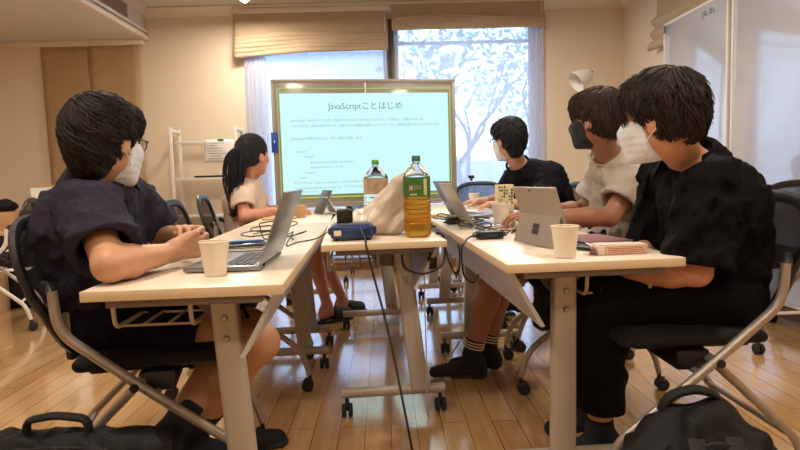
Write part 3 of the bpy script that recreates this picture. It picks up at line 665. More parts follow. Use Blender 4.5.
# windows
for n, (x0, x1) in enumerate(((-1.30, .085), (.145, 1.60)), 1):
    w = empty('window_%d' % n, ((x0+x1)/2, YW+.08, 0), kind='structure'); hw = (x1-x0)/2
    mb = MB(); zt = 2.53; zb = .085
    for sx in (-1, 1): mb.box((sx*(hw-.025), 0, (zt+zb)/2), (.05, .07, zt-zb), .004)
    mb.box((0, 0, zt-.03), (2*hw, .07, .06), .004); mb.box((0, 0, zb+.03), (2*hw, .07, .06), .004); mb.box((0, .01, 2.3), (2*hw, .04, .03), .003)
    if n == 1: mb.box((-.62, .02, 1.2), (.03, .04, 2.2), .003)
    mb.build('window_frame', 'wframew', w); mb = MB(); mb.box((0, 0, (zt+zb)/2), (2*hw-.08, .008, zt-zb-.1), 0); mb.build('pane', 'glass', w)
mb = MB(); mb.box((.115, YW+.05, 1.3), (.06, .14, 2.46), .006); structure(mb.build('window_mullion', 'wframe'))
# lace curtains
def curtain(x0, x1, z0, z1, y, m, amp, folds, label, nu=90):
    mb = MB()
    def fn(u, v):
        x = x0+(x1-x0)*u; ph = u*folds*2*pi
        return (x+.01*sin(ph*2+v*3), y+amp*sin(ph+.5*sin(v*4+u*7))*(.6+.4*v), z1+(z0-z1)*v)
    mb.grid(fn, nu, 14); o = mb.build('curtain', m, autos=False); tag(o, label, 'curtain'); return o
curtain(-1.28, .07, .12, 2.5, YW-.012, 'sheer', .008, 9, 'thin white lace curtain drawn across the left window')
curtain(.15, 1.58, .12, 2.5, YW-.012, 'sheer', .008, 10, 'thin white lace curtain drawn across the right window')
curtain(-1.36, -1.14, .1, 2.45, YW-.05, 'sheerd', .018, 5, 'gathered voile curtain hanging at the left edge of the left window')
curtain(1.50, 1.66, .1, 2.46, YW-.05, 'sheerd', .018, 4, 'gathered voile curtain hanging at the right edge of the right window')
# roman blinds
def roman(name, x0, x1, ztop, zfold, zbot, sag, label, seed):
    r = empty(name, ((x0+x1)/2, YW-.02, ztop)); tag(r, label, 'blind', 'roman blinds over the tall windows'); hw = (x1-x0)/2; rr = random.Random(seed)
    ks = [rr.random()*6 for _ in range(6)]
    def fn(u, v):
        x = -hw+2*hw*u; drop = ztop-zfold
        if v < .4:
            q = v/.4; z = -drop*q-sag*sin(pi*u*1.0)*q*.3; y = -.05-.012*sin(u*9+ks[0])*q-.01*q; return (x, y, z)
        q = (v-.4)/.6; n = 5; z = -drop-(zfold-zbot)*q+.018*sin(u*7+ks[1])*(1-q)-(.05*(1-u)**3 if seed == 1 else 0)*q
        y = -.075-.028*abs(sin(q*n*pi))-.01*sin(u*11+ks[2]+q*5); z += .012*sin(q*n*2*pi)
        return (x, y, z)
    mb = MB(); mb.grid(fn, 60, 56); mb.build('blind_cloth', 'blind', r, solid=.004, autos=False)
    mb = MB(); mb.box((0, -.03, .02), (2*hw+.03, .06, .05), .006); mb.build('blind_rail', 'trim', r)
    mb = MB(); mb.tube([(hw-.03, -.09, 0), (hw-.03, -.09, -.55)], .0025, 6); mb.build('blind_cord', 'white', r); return r
roman('roman_blind', -1.43, .09, 2.60, 2.38, 2.21, .04, 'tan roman blind gathered over the left window', 1)
roman('roman_blind', .13, 1.66, 2.66, 2.52, 2.40, .02, 'tan roman blind gathered over the right window', 2)
# flat panel blind on the left
r = empty('panel_blind', (-2.88, YW-.03, .60)); tag(r, 'flat brown cloth panel blind hanging on the far left wall', 'blind')
for sx, nm in ((-1, 'a'), (1, 'b')):
    mb = MB(); mb.grid(lambda u, v, sx=sx: (sx*.235-.238+.476*u, .004*sin(v*5+u*3)-.004*(sx > 0), 1.75*v), 10, 20); mb.build('panel', 'curtain', r, solid=.005, autos=False)
mb = MB(); mb.box((0, -.005, 1.755), (.97, .03, .03), .004); mb.build('head_rail', 'wood', r); mb = MB(); mb.box((0, -.003, .008), (.96, .02, .016), .003); mb.build('bottom_bar', 'curtain', r)
# wrinkled blind on the right wall
def fn(u, v):
    y = 5.36-1.5*u; q = max(0, (v-.55)/.45); fl = max(0, 1-u*3.2)
    return (XR-.03-.05*abs(sin(q*9))*(q > 0)*(.35+.65*fl)-.03*fl*q-.008*sin(u*14+v*3), y+.05*fl*sin(v*7)*q+.03*fl*v+.02*sin(v*40)*fl*q, 2.64-(.64-.14*u)*v-.03*sin(u*5)*v)
mb = MB(); mb.grid(fn, 60, 40); r = mb.build('roman_blind', 'blind', solid=.004, autos=False); tag(r, 'crumpled tan roman blind on the right wall above the whiteboard', 'blind')
# vent
v = empty('air_vent', (-2.318, 5.42, 2.53)); tag(v, 'grey slatted air vent in the side of the lowered ceiling', 'vent')
mb = MB(); mb.box((0, 0, 0), (.012, .66, .15), .003); mb.build('backing', 'legdark', v)
mb = MB(); 
for k in range(9): mb.box((.01, 0, -.06+.015*k), (.008, .64, .004), .001)
mb.build('slats', 'legpaint', v)
# ceiling lamps
lamps = [(-1.19, 5.55), (.9, 4.9), (-.9, 3.2), (1.1, 3.2), (-.9, 1.2), (1.1, 1.2), (0, -.6), (-3.3, 3.6), (-3.3, 1.2)]
for i, (x, y) in enumerate(lamps):
    zc = 2.68 if x > -2 else 2.38; L = empty('spot_lamp', (x, y, zc)); mb = MB(); mb.tube([(0, 0, 0), (0, 0, -.05)], .008, 8); mb.lathe([(.001, -.04), (.03, -.042), (.042, -.075), (.048, -.12), (.046, -.12), (.038, -.08)], (0, 0, 0), 20, cap=False); mb.build('lamp_body', 'whitemetal', L)
    mb = MB(); mb.lathe([(.03*sin(pi*k/8)+1e-4, -.115-.03*cos(pi*k/8)) for k in range(9)], (0, 0, 0), 14); mb.build('bulb', 'bulb', L)
    tag(L, 'white spot lamp on the ceiling above the left window blind' if i == 0 else 'white spot lamp on the ceiling above the tables, out of view', 'lamp', 'ceiling spot lamps')
    ld = bpy.data.lights.new('bulb_light', 'AREA'); ld.shape = 'DISK'; ld.size = .3; ld.energy = 24 if x > -2 else 16; ld.color = (1, .90, .77); lo = bpy.data.objects.new('bulb_light', ld); COL.objects.link(lo); lo.parent = L; lo.location = (0, 0, -.16)
# outside
mb = MB(); mb.box((0, 14, -.12), (40, 15.3, .1), 0); structure(mb.build('ground_outside', 'outground'))
b = empty('building', (-3.2, 15, 0)); tag(b, 'pale building seen outside through the left window', 'building'); mb = MB(); mb.box((0, 0, 1.8), (7, 3, 3.7), .02); mb.build('wall', 'outwall', b); mb = MB(); mb.prism([(-3.8, 3.65), (3.6, 3.65), (3.2, 5.6), (-3.2, 5.6)], -1.7, 1.7, 'y'); mb.build('roof', 'panel', b)
mb = MB(); mb.box((-1, -1.52, 1.6), (1.4, .05, 1.6), .01); mb.build('window', 'glass', b)
w = MB(); w.box((4, 9.4, .55), (9, .15, 1.2), .02); o = w.build('garden_wall', 'outwall'); tag(o, 'low pale garden wall outside beyond the windows', 'wall')
def tree(x, y, h, seed, label, leaves):
    T = empty('tree', (x, y, -.07)); tag(T, label, 'tree'); rr = random.Random(seed); mb = MB(); tips = []
    def br(p, d, l, r, k):
        pts = [p]; q = A(p); 
        for i in range(5):
            d = nrm(d+A([rr.uniform(-.22, .22), rr.uniform(-.22, .22), rr.uniform(-.05, .2)])); q = q+d*l/5; pts.append(q)
        mb.tube(pts, [r*(1-.1*i) for i in range(6)], 6)
        if k < 5:
            for j in range(2 if k else 4): br(q if j else pts[3], nrm(d+A([rr.uniform(-.9, .9), rr.uniform(-.7, .7), rr.uniform(-.1, .6)])), l*rr.uniform(.6, .85), r*.55, k+1)
        tips.append(q)
    br(A([0, 0, 0.]), A([.05, 0, 1.]), h*.32, h*.022, 0); mb.build('trunk', 'bark', T)
    lm = MB()
    for _ in range(leaves):
        c = A(rr.choice(tips))+A([rr.gauss(0, .18) for _ in range(3)]); d = nrm([rr.gauss(0, 1) for _ in range(3)]); e = nrm(np.cross(d, [rr.random(), .3, .5])); s_ = rr.uniform(.04, .08)
        lm.add([c-d*s_, c+e*s_*.5, c+d*s_, c-e*s_*.5], [(0, 1, 2, 3)], False)
    if leaves: lm.build('leaves', 'leaf', T, autos=False)
tree(1.15, 8.4, 3.6, 4, 'slender branching tree outside close behind the right window', 500)
tree(2.3, 9.9, 4.2, 9, 'taller bushy tree outside further behind the right window', 1500)

# ------------------------------------------------------------------ furniture
def caster(parent, p, rz=0, h=.075):
    c = empty('caster', p, rz); c.parent = parent; r = .027; mb = MB()
    for s in (-1, 1): mb.lathe([(.006, -.009), (r-.004, -.009), (r, -.005), (r, .005), (r-.004, .009), (.006, .009)], (-.012, s*.013, r), 20, 'y')
    mb.build('wheel', 'rubber', c); mb = MB(); mb.tube([(-.012, -.02, r), (-.012, .02, r)], .005, 8); mb.box((-.008, 0, r+.016), (.034, .014, .034), .006); mb.tube([(0, 0, r+.02), (0, 0, h)], .0085, 10); mb.build('hood', 'black', c); return c
def chair(name, loc, rz, label, tubem='steel'):
    C = empty(name, (*loc, 0), rz); tag(C, label, 'chair', 'folding office chairs around the tables')
    q = [rbox((.0, 0, .474), (.215, .222, .019), .017), cap((.17, -.17, .471), (.17, .17, .471), .02, k=.03), rbox((.0, 0, .488), (.17, .18, .012), .011, k=.02)]
    soft('seat', q, .009, 'seatfab', C)
    mb = MB(); mb.box((-.01, 0, .450), (.34, .36, .022), .008); mb.box((.0, 0, .412), (.10, .42, .06), .012); mb.build('seat_pan', 'black', C)
    for s in (-1, 1):
        y = s*.245; mb = MB(); mb.tube(bend([(-.235, y, .69), (-.228, y, .58), (-.02, y, .40), (.24, y, .19), (.275, y, .075)], .055), .0135, 12); mb.build('side_frame', tubem, C)
        y2 = s*.218; mb = MB(); mb.tube(bend([(-.035, y2, .425), (-.06, y2, .40), (-.30, y2, .17), (-.325, y2, .075)], .05), .0125, 12); mb.build('rear_leg', tubem, C)
        mb = MB(); mb.tube([(-.05, s*.20, .415), (-.05, s*.262, .415)], .012, 12); mb.build('pivot_knob', 'black', C)
        caster(C, (.275, y, 0)); caster(C, (-.325, y2, 0))
    mb = MB(); mb.tube([(-.27, -.218, .19), (-.27, .218, .19)], .009, 10); mb.build('cross_bar', tubem, C); mb = MB(); mb.tube([(-.0, -.245, .384), (.0, .245, .384)], .010, 10); mb.build('axle_bar', tubem, C)
    # backrest
    def P(u, z, dx=0):
        t_ = (z-.5)/.42; return (-.225-.13*t_+.04*(u*u)*4*.25-.02*sin(pi*t_)+dx, u*.46, z)
    out = []
    for k in range(48):
        a = 2*pi*k/48; ca, sa = cos(a), sin(a); e = .62; uu = .5*abs(ca)**e*(1 if ca > 0 else -1)*(1 if sa > 0 else .86); zz = .675+.19*abs(sa)**e*(1 if sa > 0 else -1); out.append(P(uu, zz))
    mb = MB(); mb.tube(out, .0125, 8, closed=True, flat=1.5); mb.box(P(0, .50, -.005), (.03, .30, .05), .012); mb.build('backrest_frame', 'black', C)
    mb = MB(); c = A(P(0, .675)); V = [tuple(c)]; rings = 7; n = 48; Fc = []
    for r_ in range(1, rings+1):
        for k in range(n):
            q = A(out[k]); f_ = r_/rings; u = (q[1]/.46)*f_; z = .675+(q[2]-.675)*f_; V.append(P(u, z))
    for k in range(n): Fc.append((0, 1+k, 1+(k+1) % n))
    for r_ in range(rings-1):
        for k in range(n): a = 1+r_*n+k; b_ = 1+r_*n+(k+1) % n; Fc.append((a, a+n, b_+n, b_))
    mb.add(V, Fc); mb.build('backrest_mesh', 'meshfab', C, autos=False)
    for s in (-1, 1): mb = MB(); mb.tube([(-.237, s*.245, .68), (-.25, s*.225, .70), (-.262, s*.21, .70)], .015, 10); mb.build('back_bracket', 'black', C)
    return C
R_ = radians
chA = chair('folding_chair', (-.69, 1.85), R_(12), 'folding chair under the person in the faded navy shirt')
def ch(loc, rz, label, nm='folding_chair'):
    c = copy_tree(chA); c.location = (*loc, 0); c.rotation_euler = (0, 0, rz); c['label'] = label; return c
ch((.87, 1.86), R_(180), 'folding chair under the person in black at the right front')
ch((-.66, 2.88), R_(6), 'empty folding chair pushed to the left table, behind the navy-shirted person')
ch((-.82, 3.9), R_(8), 'folding chair under the person with the ponytail')
ch((.86, 2.75), R_(176), 'folding chair under the person in the oatmeal t-shirt')
ch((.98, 4.02), R_(184), 'folding chair under the person in black at the far table')
ch((.97, 3.38), R_(180), 'empty folding chair between the oatmeal t-shirt and the far person')
ch((.87, 5.18), R_(-92), 'empty black mesh chair facing out from under the window, seen behind the far table')
for (x, y, rz, lb) in ((-2.76, 4.1, 200, 'white-legged chair at the far left by the cardboard boxes'), (2.10, 3.28, 90, 'white-legged chair at the right edge under the whiteboard'), (-.12, 5.62, -90, 'chair tucked under the presentation board, only its castors seen')):
    c = ch((x, y), R_(rz), lb)
    if 'white' in lb:
        for o in c.children:
            if o.name.split('.')[0] in ('side_frame', 'rear_leg', 'cross_bar'): o.data = o.data.copy(); o.data.materials[0] = M['whitemetal']
# the lamp-like clip on the empty chair
mb = MB(); mb.box((0, 0, 0), (.055, .03, .03), .006); mb.box((0, 0, -.02), (.02, .04, .03), .004); o = mb.build('clip', 'black'); o.location = (.80, 5.46, .925); tag(o, 'small black clip on the top rim of the empty chair by the window', 'clip')

def table(loc, rz, mirror, label, off_=(.05, .09), fx=0., L=1.8, W=.46, inset=.2, inset2=None):
    T = empty('folding_table', (*loc, 0), rz); tag(T, label, 'table', 'long white folding tables on castors'); s = -1 if mirror else 1; inset2 = inset if inset2 is None else inset2
    mb = MB(); mb.box((0, L/2, .7085), (W-.004, L-.004, .022), .003); mb.build('tabletop', 'top', T)
    mb = MB(); 
    for x in (-W/2+.001, W/2-.001): mb.box((x, L/2, .707), (.003, L, .024), .001)
    for y in (.001, L-.001): mb.box((0, y, .707), (W, .003, .024), .001)
    mb.build('edge_band', 'edge', T)
    for y, dy in ((inset, 1), (L-inset2, -1)):
        # slanted flat leg from the bracket to the foot bar
        a = A([s*off_[0], y-dy*.02, .675]); b = A([s*off_[1], y-dy*.03, .105]); mb = MB(); V = []
        for P, w_, d_ in ((a, .032, .020), (a+(b-a)*.04, .035, .022), (b, .037, .022)):
            for i in range(16):
                t_ = 2*pi*i/16; cx = abs(cos(t_))**.35*(1 if cos(t_) >= 0 else -1); cy = abs(sin(t_))**.35*(1 if sin(t_) >= 0 else -1); V.append((P[0]+w_*cx, P[1]+d_*cy, P[2]))
        Fc = [tuple(range(15, -1, -1)), tuple(range(32, 48))]+[(r*16+i, r*16+(i+1) % 16, (r+1)*16+(i+1) % 16, (r+1)*16+i) for r in (0, 1) for i in range(16)]
        mb.add(V, Fc); lg = mb.build('leg', 'legpaint', T)
        mb = MB()
        for zz in (.61, .555):
            t_ = (.675-zz)/.57; c = a+(b-a)*t_
            mb.lathe([(.002, -.004), (.006, -.0035), (.0085, 0), (.0085, .004)], (c[0], c[1]-dy*.0255, c[2]), 14, 'y') if dy > 0 else mb.lathe([(.0085, -.004), (.0085, 0), (.006, .0035), (.002, .004)], (c[0], c[1]+.0255, c[2]), 14, 'y')
        mb.build('bolt', 'steel', lg)
        mb = MB(); mb.tube([(-.21+fx, y, .092), (.21+fx, y, .092)], .0175, 12, flat=1.2); mb.build('foot', 'legpaint', T)
        mb = MB(); mb.box((s*off_[0]-s*.02, y+dy*.0, .678), (.20, .05, .04), .01); mb.prism([(-.12, .695), (.14, .695), (.11, .66), (.06, .60), (.0, .60), (-.06, .66)] if s > 0 else [(.12, .695), (-.14, .695), (-.11, .66), (-.06, .60), (.0, .60), (.06, .66)], y+dy*.02, y+dy*.032, 'y'); mb.build('bracket', 'legdark', T)
        caster(T, (-.19+fx, y, 0), R_(90)); caster(T, (.19+fx, y, 0), R_(90))
    mb = MB(); mb.box((0, .022, .687), (W-.10, .022, .022), .003); mb.box((0, L-.022, .687), (W-.10, .022, .022), .003)
    mb.box((s*.07, L/2, .675), (.045, L-2*inset+.06, .03), .004); mb.box((-s*.15, L/2, .685), (.03, L-.1, .02), .003); mb.build('under_frame', 'legdark', T)
    # folding front panel hanging under the long side
    mb = MB(); x0, x1 = s*(W/2-.03), s*(W/2-.12)
    mb.prism([(x0, .692), (x0+s*.012, .690), (x1+s*.012, .53), (x1, .532)], .06, L-.06, 'y'); mb.build('front_panel', 'panel', T)
    # wire shelf on the sitting side
    mb = MB(); xa, xb = -s*.02, -s*.21
    for x in (xa, xb): mb.tube(bend([(x, .12, .692), (x, .13, .60), (x, L-.13, .60), (x, L-.12, .692)], .03), .006, 8)
    for k in range(11): yy = .15+(L-.3)*k/10; mb.tube([(xa, yy, .602), (xb, yy, .602)], .0035, 6)
    for f_ in (.33, .66): xx = xa+(xb-xa)*f_; mb.tube([(xx, .15, .605), (xx, L-.15, .605)], .0035, 6)
    mb.build('wire_shelf', 'legpaint', T); return T
table((-.472, 1.378), R_(1.6), False, 'near left folding table holding a paper cup and open silver laptop')
table((-.003, 2.175), R_(3.6), False, 'middle folding table holding the projector, plastic bag and tea bottle', off_=(.075, .135), fx=.03)
table((.565, 1.575), R_(2.6), True, 'near right folding table holding the grey tablet and a paper cup', off_=(.03, .04), W=.49)
table((-.525, 3.20), R_(1.2), False, 'far left folding table in front of the person with the ponytail', L=1.55)
table((.50, 3.62), R_(2.6), True, 'far right folding table below the window, with a paper cup on a tray', L=1.2, inset=.45, inset2=.2)
# ------------------------------------------------------------------ things on the tables
TZ = .7205
def cup(x, y, label, s_=1.):
    c = empty('paper_cup', (x, y, TZ)); tag(c, label, 'cup', 'paper cups'); h = .088*s_; r0, r1 = .027*s_, .038*s_
    mb = MB(); mb.lathe([(r0-.002, .004), (r0, 0), (r0+(r1-r0)*.98, h-.002), (r1-.0012, h-.002), (r0, .006), (.0005, .006)], (0, 0, 0), 36, cap=False); mb.build('cup_wall', 'cup', c)
    mb = MB(); mb.tube([(r1*cos(a), r1*sin(a), h) for a in np.linspace(0, 2*pi, 37)[:-1]], .0017, 8, closed=True); mb.build('rim', 'cup', c); return c
cup(-.440, 1.545, 'paper cup on the near left table in front of the silver laptop')
cup(.502, 1.655, 'paper cup on the near right table in front of the grey tablet')
cup(.535, 2.74, 'paper cup at the hand of the person in the oatmeal t-shirt, below the green card', 1.1)
cup(.655, 4.35, 'small far paper cup on a tray on the far right table', 1.05)
def tray(x, y):
    t = empty('tray', (x, y, TZ-.004)); tag(t, 'flat wooden tray beside the far paper cup', 'tray'); mb = MB(); mb.box((.0, 0, .003), (.22, .14, .006), .003); mb.build('base', 'lwood', t)
    mb = MB()
    for s in (-1, 1): mb.box((s*.107, 0, .008), (.008, .14, .008), .002); mb.box((0, s*.067, .008), (.21, .008, .008), .002)
    mb.build('rim', 'lwood', t)
tray(.74, 4.55)
def text(body, size, m, parent, loc, rot, name='lettering', align='LEFT', ext=.0004):
    cu = bpy.data.curves.new(name, 'FONT'); cu.body = body; cu.size = size; cu.extrude = ext; cu.align_x = align; cu.resolution_u = 2; t0 = bpy.data.objects.new('t', cu); COL.objects.link(t0); bpy.context.view_layer.update(); me = bpy.data.meshes.new_from_object(t0.evaluated_get(bpy.context.evaluated_depsgraph_get())); bpy.data.objects.remove(t0); bpy.data.curves.remove(cu); me.name = name; me.materials.clear(); me.materials.append(M[m]); o = bpy.data.objects.new(name, me); COL.objects.link(o); o.parent = parent; o.location = loc; o.rotation_euler = rot; return o
def laptop(loc, rz, open_deg, label, w=.30, d=.205, lid='grey_al', deck='silver', txt=None):
    L = empty('laptop', (*loc, TZ), rz); tag(L, label, 'laptop', None); mb = MB(); mb.box((0, 0, .0085), (w, d, .013), .004); mb.build('base', deck, L)
    kb = MB()
    for r in range(5):
        for c in range(13): kb.box((-w*.44+w*.88*(c+.5)/13, -d*.02+d*.42*(r+.5)/5, .0158), (w*.058, d*.066, .002), .0006, seg=1)
    kb.build('keyboard', 'keys', L); mb = MB(); mb.box((0, -d*.27, .0153), (w*.3, d*.3, .0008), .0003); mb.build('touchpad', 'grey_al', L)
    mb = MB(); mb.tube([(-w*.38, d/2, .013), (w*.38, d/2, .013)], .006, 10); mb.build('hinge', 'black', L)
    a = R_(open_deg-90); R = Matrix.Rotation(-a, 3, 'X'); o_ = Vector((0, d/2, .016)); mb = MB(); mb.box(o_+R @ Vector((0, 0, d*.5)), (w, .006, d), .0028, rot=R); ld = mb.build('lid', lid, L)
    mb = MB(); mb.box(o_+R @ Vector((0, -.0034, d*.5)), (w-.012, .0008, d-.014), .0003, rot=R); mb.build('screen', 'screen_off', ld)
    if txt: 
        p = o_+R @ Vector((0, .0034, d*.5)); text(txt, .018, 'panel', ld, p, (Matrix.Rotation(-a, 4, 'X') @ Matrix.Rotation(pi, 4, 'Z') @ Matrix.Rotation(pi/2, 4, 'X')).to_euler(), 'maker_name', 'CENTER')
    return L
laptop((-.435, 1.745), R_(-91), 111, 'open silver laptop seen from its side on the near left table', w=.31, d=.205, lid='silver', txt='ASUS')
laptop((.475, 2.72), R_(95), 118, 'open laptop with a pale grey lid leaning left, on the right tables', w=.30, d=.21, lid='beige_al')
laptop((.52, 3.40), R_(104), 118, 'open laptop with a dark grey lid, the one behind the pale grey laptop', w=.30, d=.21, lid='grey_al')
# tablet with kickstand, its back to the camera
def tablet():
    T = empty('tablet', (.505, 1.93, TZ), R_(118)); tag(T, 'grey tablet computer propped on its kickstand, back facing the camera', 'tablet')
    return T
T = empty('tablet_computer', (.50, 1.90, TZ)); tag(T, 'grey tablet computer propped on its kickstand, back facing the camera', 'tablet')
# corners of the back face, world offsets (origin T)
def off(p): return A(p)-A([.50, 1.90, TZ])
bl, br_ = A([.505, 2.10, TZ+.004]), A([.575, 1.845, TZ+.004]); ex = nrm(br_-bl); up = nrm(A([-.30, -.12, 1.])); up = nrm(up-ex*np.dot(up, ex)); nn = np.cross(ex, up)
def slab(mb, o, u0, u1, v0, v1, t0, t1):
    P = [o+ex*a+up*b+nn*c for c in (t0, t1) for a, b in ((u0, v0), (u1, v0), (u1, v1), (u0, v1))]; mb.add([off(p) for p in P], [(0, 3, 2, 1), (4, 5, 6, 7), (0, 1, 5, 4), (1, 2, 6, 5), (2, 3, 7, 6), (3, 0, 4, 7)], False)
W_, Hh_ = .272, .195
mb = MB(); slab(mb, bl, 0, W_, 0, Hh_, 0, -.0085); bd = mb.build('casing', 'beige_al', T); bv = bd.modifiers.new('b', 'BEVEL'); bv.width = .003; bv.segments = 2
mb = MB(); slab(mb, bl, .006, W_-.006, .006, Hh_-.006, -.0086, -.0092); mb.build('screen', 'screen_off', T)
hv = Hh_*.52; hp_ = bl+up*hv+nn*.001; kd = nrm(-up*cos(R_(34))+nn*sin(R_(34))); kl = hp_[2]-TZ-.002; kl = kl/(-kd[2])
q = [hp_+ex*.008, hp_+ex*(W_-.008), hp_+ex*(W_-.008)+kd*kl, hp_+ex*.008+kd*kl]; kn_ = nrm(np.cross(ex, kd))*.0028
mb = MB(); mb.add([off(p) for p in q]+[off(p+kn_) for p in q], [(0, 1, 2, 3), (7, 6, 5, 4), (0, 4, 5, 1), (1, 5, 6, 2), (2, 6, 7, 3), (3, 7, 4, 0)], False); ks = mb.build('kickstand', 'beige_al', T)
mb = MB(); cc = hp_+kd*kl*.48+ex*W_*.5
fn_ = nrm(np.cross(ex, -kd)); fn_ = fn_ if fn_ @ A([0, -1, 0.]) > 0 else -fn_
for i in (-1, 1):
    for j in (-1, 1):
        c = cc+ex*i*.0092+kd*j*.0092+fn_*.0032; P = [c+ex*a*.0082+kd*b*.0082 for a, b in ((-1, -1), (1, -1), (1, 1), (-1, 1))]; mb.add([off(p) for p in P]+[off(p+fn_*.0005) for p in P], [(0, 1, 2, 3), (7, 6, 5, 4), (0, 4, 5, 1), (1, 5, 6, 2), (2, 6, 7, 3), (3, 7, 4, 0)], False)
mb.build('emblem', 'keys', ks)
mb = MB(); c = bl+up*(Hh_-.012)+ex*W_*.42+nn*.0003; mb.tube([off(c), off(c+nn*.0012)], .0035, 14); mb.build('camera_lens', 'screen_off', T)
mb = MB(); c0 = bl-nn*.012; mb.add([off(p) for p in (bl-nn*.01, br_-nn*.01+ex*0, br_-nn*.19-A([0,0,.002]), bl-nn*.19-A([0,0,.002]))]+[off(p+A([0, 0, .005])) for p in (bl-nn*.01, br_-nn*.01, br_-nn*.19, bl-nn*.19)], [(0, 3, 2, 1), (4, 5, 6, 7), (0, 1, 5, 4), (1, 2, 6, 5), (2, 3, 7, 6), (3, 0, 4, 7)], False)
for v_ in range(8): mb.v[v_] = (mb.v[v_][0], mb.v[v_][1], .001+(.005 if v_ > 3 else 0))
mb.build('keyboard_cover', 'keys', T)
# candy box
B = empty('sweets_box', (.672, 1.70, TZ), R_(2)); tag(B, 'opened pale sweets box with red lettering near the right table corner', 'box')
mb = MB(); mb.box((0, 0, .0125), (.145, .055, .025), .0015); mb.build('carton', 'palepink', B); mb = MB(); mb.box((.008, -.0278, .0125), (.118, .0006, .021), 0); pn = mb.build('printed_panel', 'cream', B)
mb = MB()
for (x, z, w_, h_) in ((.008, .0225, .118, .0012), (.008, .0025, .118, .0012), (-.0505, .0125, .0012, .021), (.0665, .0125, .0012, .021)): mb.box((x, -.0284, z), (w_, .0006, h_), 0)
mb.build('red_border', 'red', pn)
rr = random.Random(3); mb = MB()
for row in range(3):
    x = -.044
    while x < .058: w_ = rr.uniform(.002, .005); mb.box((x+w_/2, -.0284, .0075+row*.005), (w_, .0005, rr.uniform(.0018, .0032)), 0); x += w_+.0014
mb.build('small_print', 'red', pn)
mb = MB(); mb.prism([(-.072, .002), (-.072, .025), (-.086, .031), (-.090, .029), (-.076, .020)], -.024, .024, 'y'); mb.prism([(-.07, .024), (.07, .024), (.072, .028), (-.068, .030)], -.026, .026, 'y'); mb.build('open_flap', 'palepink', B)
mb = MB()
for k in range(5): mb.tube([(-.092+.004*k, -.02+.009*k, .006+.004*(k % 2)), (-.080+.003*k, -.018+.009*k, .009)], .005, 8)
mb.build('sweet_wrappers', 'mar', B)
N = empty('notebook', (.70, 2.0, TZ), R_(10)); tag(N, 'closed maroon notebook on the right table behind the sweets box', 'notebook'); mb = MB(); mb.box((0, 0, .006), (.16, .22, .009), .001); mb.build('pages', 'paper', N); mb = MB(); mb.box((0, 0, .0018), (.166, .226, .0022), .0008); mb.box((0, 0, .0116), (.166, .226, .0022), .0008); mb.box((-.083, 0, .0065), (.003, .226, .012), .001); mb.build('cover', 'mar', N)
G = empty('phone', (.612, 1.78, TZ), R_(35)); tag(G, 'black phone lying against the open end of the sweets box', 'phone'); mb = MB(); mb.box((0, 0, .006), (.035, .075, .009), .003); mb.build('body', 'black', G); mb = MB(); mb.box((0, 0, .0108), (.031, .07, .0008), .0003); mb.build('screen', 'grey_al', G)
mb = MB(); mb.box((0, 0, .0006), (.03, .009, .001), .0003); o = mb.build('paper_scrap', 'paper'); o.location = (.455, 1.88, TZ); o.rotation_euler = (0, 0, R_(-50)); tag(o, 'small white paper strip lying left of the right paper cup', 'paper')
# green card in front of the dark top
K = empty('card_box', (.60, 2.98, TZ), R_(8)); tag(K, 'upright green and white patterned card box standing behind the paper cup', 'box'); mb = MB(); mb.box((0, 0, .09), (.085, .04, .18), .002); mb.build('carton', 'cream', K); mb = MB(); rr = random.Random(5)
for i in range(6):
    for j in range(11):
        if rr.random() < .66: mb.box((-.031+i*.0124+rr.uniform(-.002, .002), -.0205, .012+j*.0155), (rr.uniform(.006, .012), .0008, rr.uniform(.006, .014)), .0003, seg=1)
mb.build('green_pattern', 'green', K)
# notebook, phone and pen on the left table
N = empty('notebook', (-.50, 2.10, TZ), R_(4)); tag(N, 'closed grey notebook on the left table beyond the silver laptop', 'notebook'); mb = MB(); mb.box((0, 0, .006), (.15, .13, .009), .001); mb.build('pages', 'paper', N); mb = MB(); mb.box((0, 0, .0118), (.155, .135, .0022), .0008); mb.box((0, 0, .0015), (.155, .135, .0022), .0008); mb.build('cover', 'keys', N)
G = empty('phone', (-.49, 2.10, TZ+.0132), R_(-75)); tag(G, 'grey phone lying on the closed grey notebook', 'phone'); mb = MB(); mb.box((0, 0, .0045), (.07, .145, .008), .003); mb.build('body', 'grey_al', G); mb = MB(); mb.box((0, 0, .009), (.064, .138, .0008), .0003); mb.build('screen', 'screen_off', G)
mb = MB(); mb.tube([(0, 0, .0), (.05, .0, .0), (.11, 0, 0), (.125, 0, 0)], [.0045, .0048, .0045, .001], 10); o = mb.build('pen', 'bluepen'); o.location = (-.545, 2.085, TZ+.028); o.rotation_euler = (0, 0, R_(15)); tag(o, 'blue pen lying on the grey phone', 'pen')
# things in front of the ponytail person
mb = MB(); mb.box((0, 0, .005), (.20, .14, .01), .002); o = mb.build('notebook', 'lwood'); o.location = (-.63, 3.62, TZ); o.rotation_euler = (0, 0, R_(5)); tag(o, 'thin brown notebook under the hand of the person with the ponytail', 'notebook')
Wb = empty('wooden_box', (-.52, 3.72, TZ), 0); tag(Wb, 'small upright light wooden box on the far left table', 'box'); mb = MB(); mb.box((0, 0, .035), (.06, .05, .07), .002); mb.build('box_body', 'cardboard', Wb); mb = MB(); mb.box((0, 0, .072), (.062, .052, .006), .002); mb.build('lid', 'lwood', Wb)
Ts = empty('tablet_stand', (-.44, 4.0, TZ), R_(-70)); tag(Ts, 'pale tablet leaning on a folded stand at the far left table', 'tablet'); R = Matrix.Rotation(R_(-24), 3, 'X'); mb = MB(); mb.box(R @ Vector((0, 0, .085)), (.24, .007, .17), .003, rot=R); mb.build('tablet_body', 'grey_al', Ts)
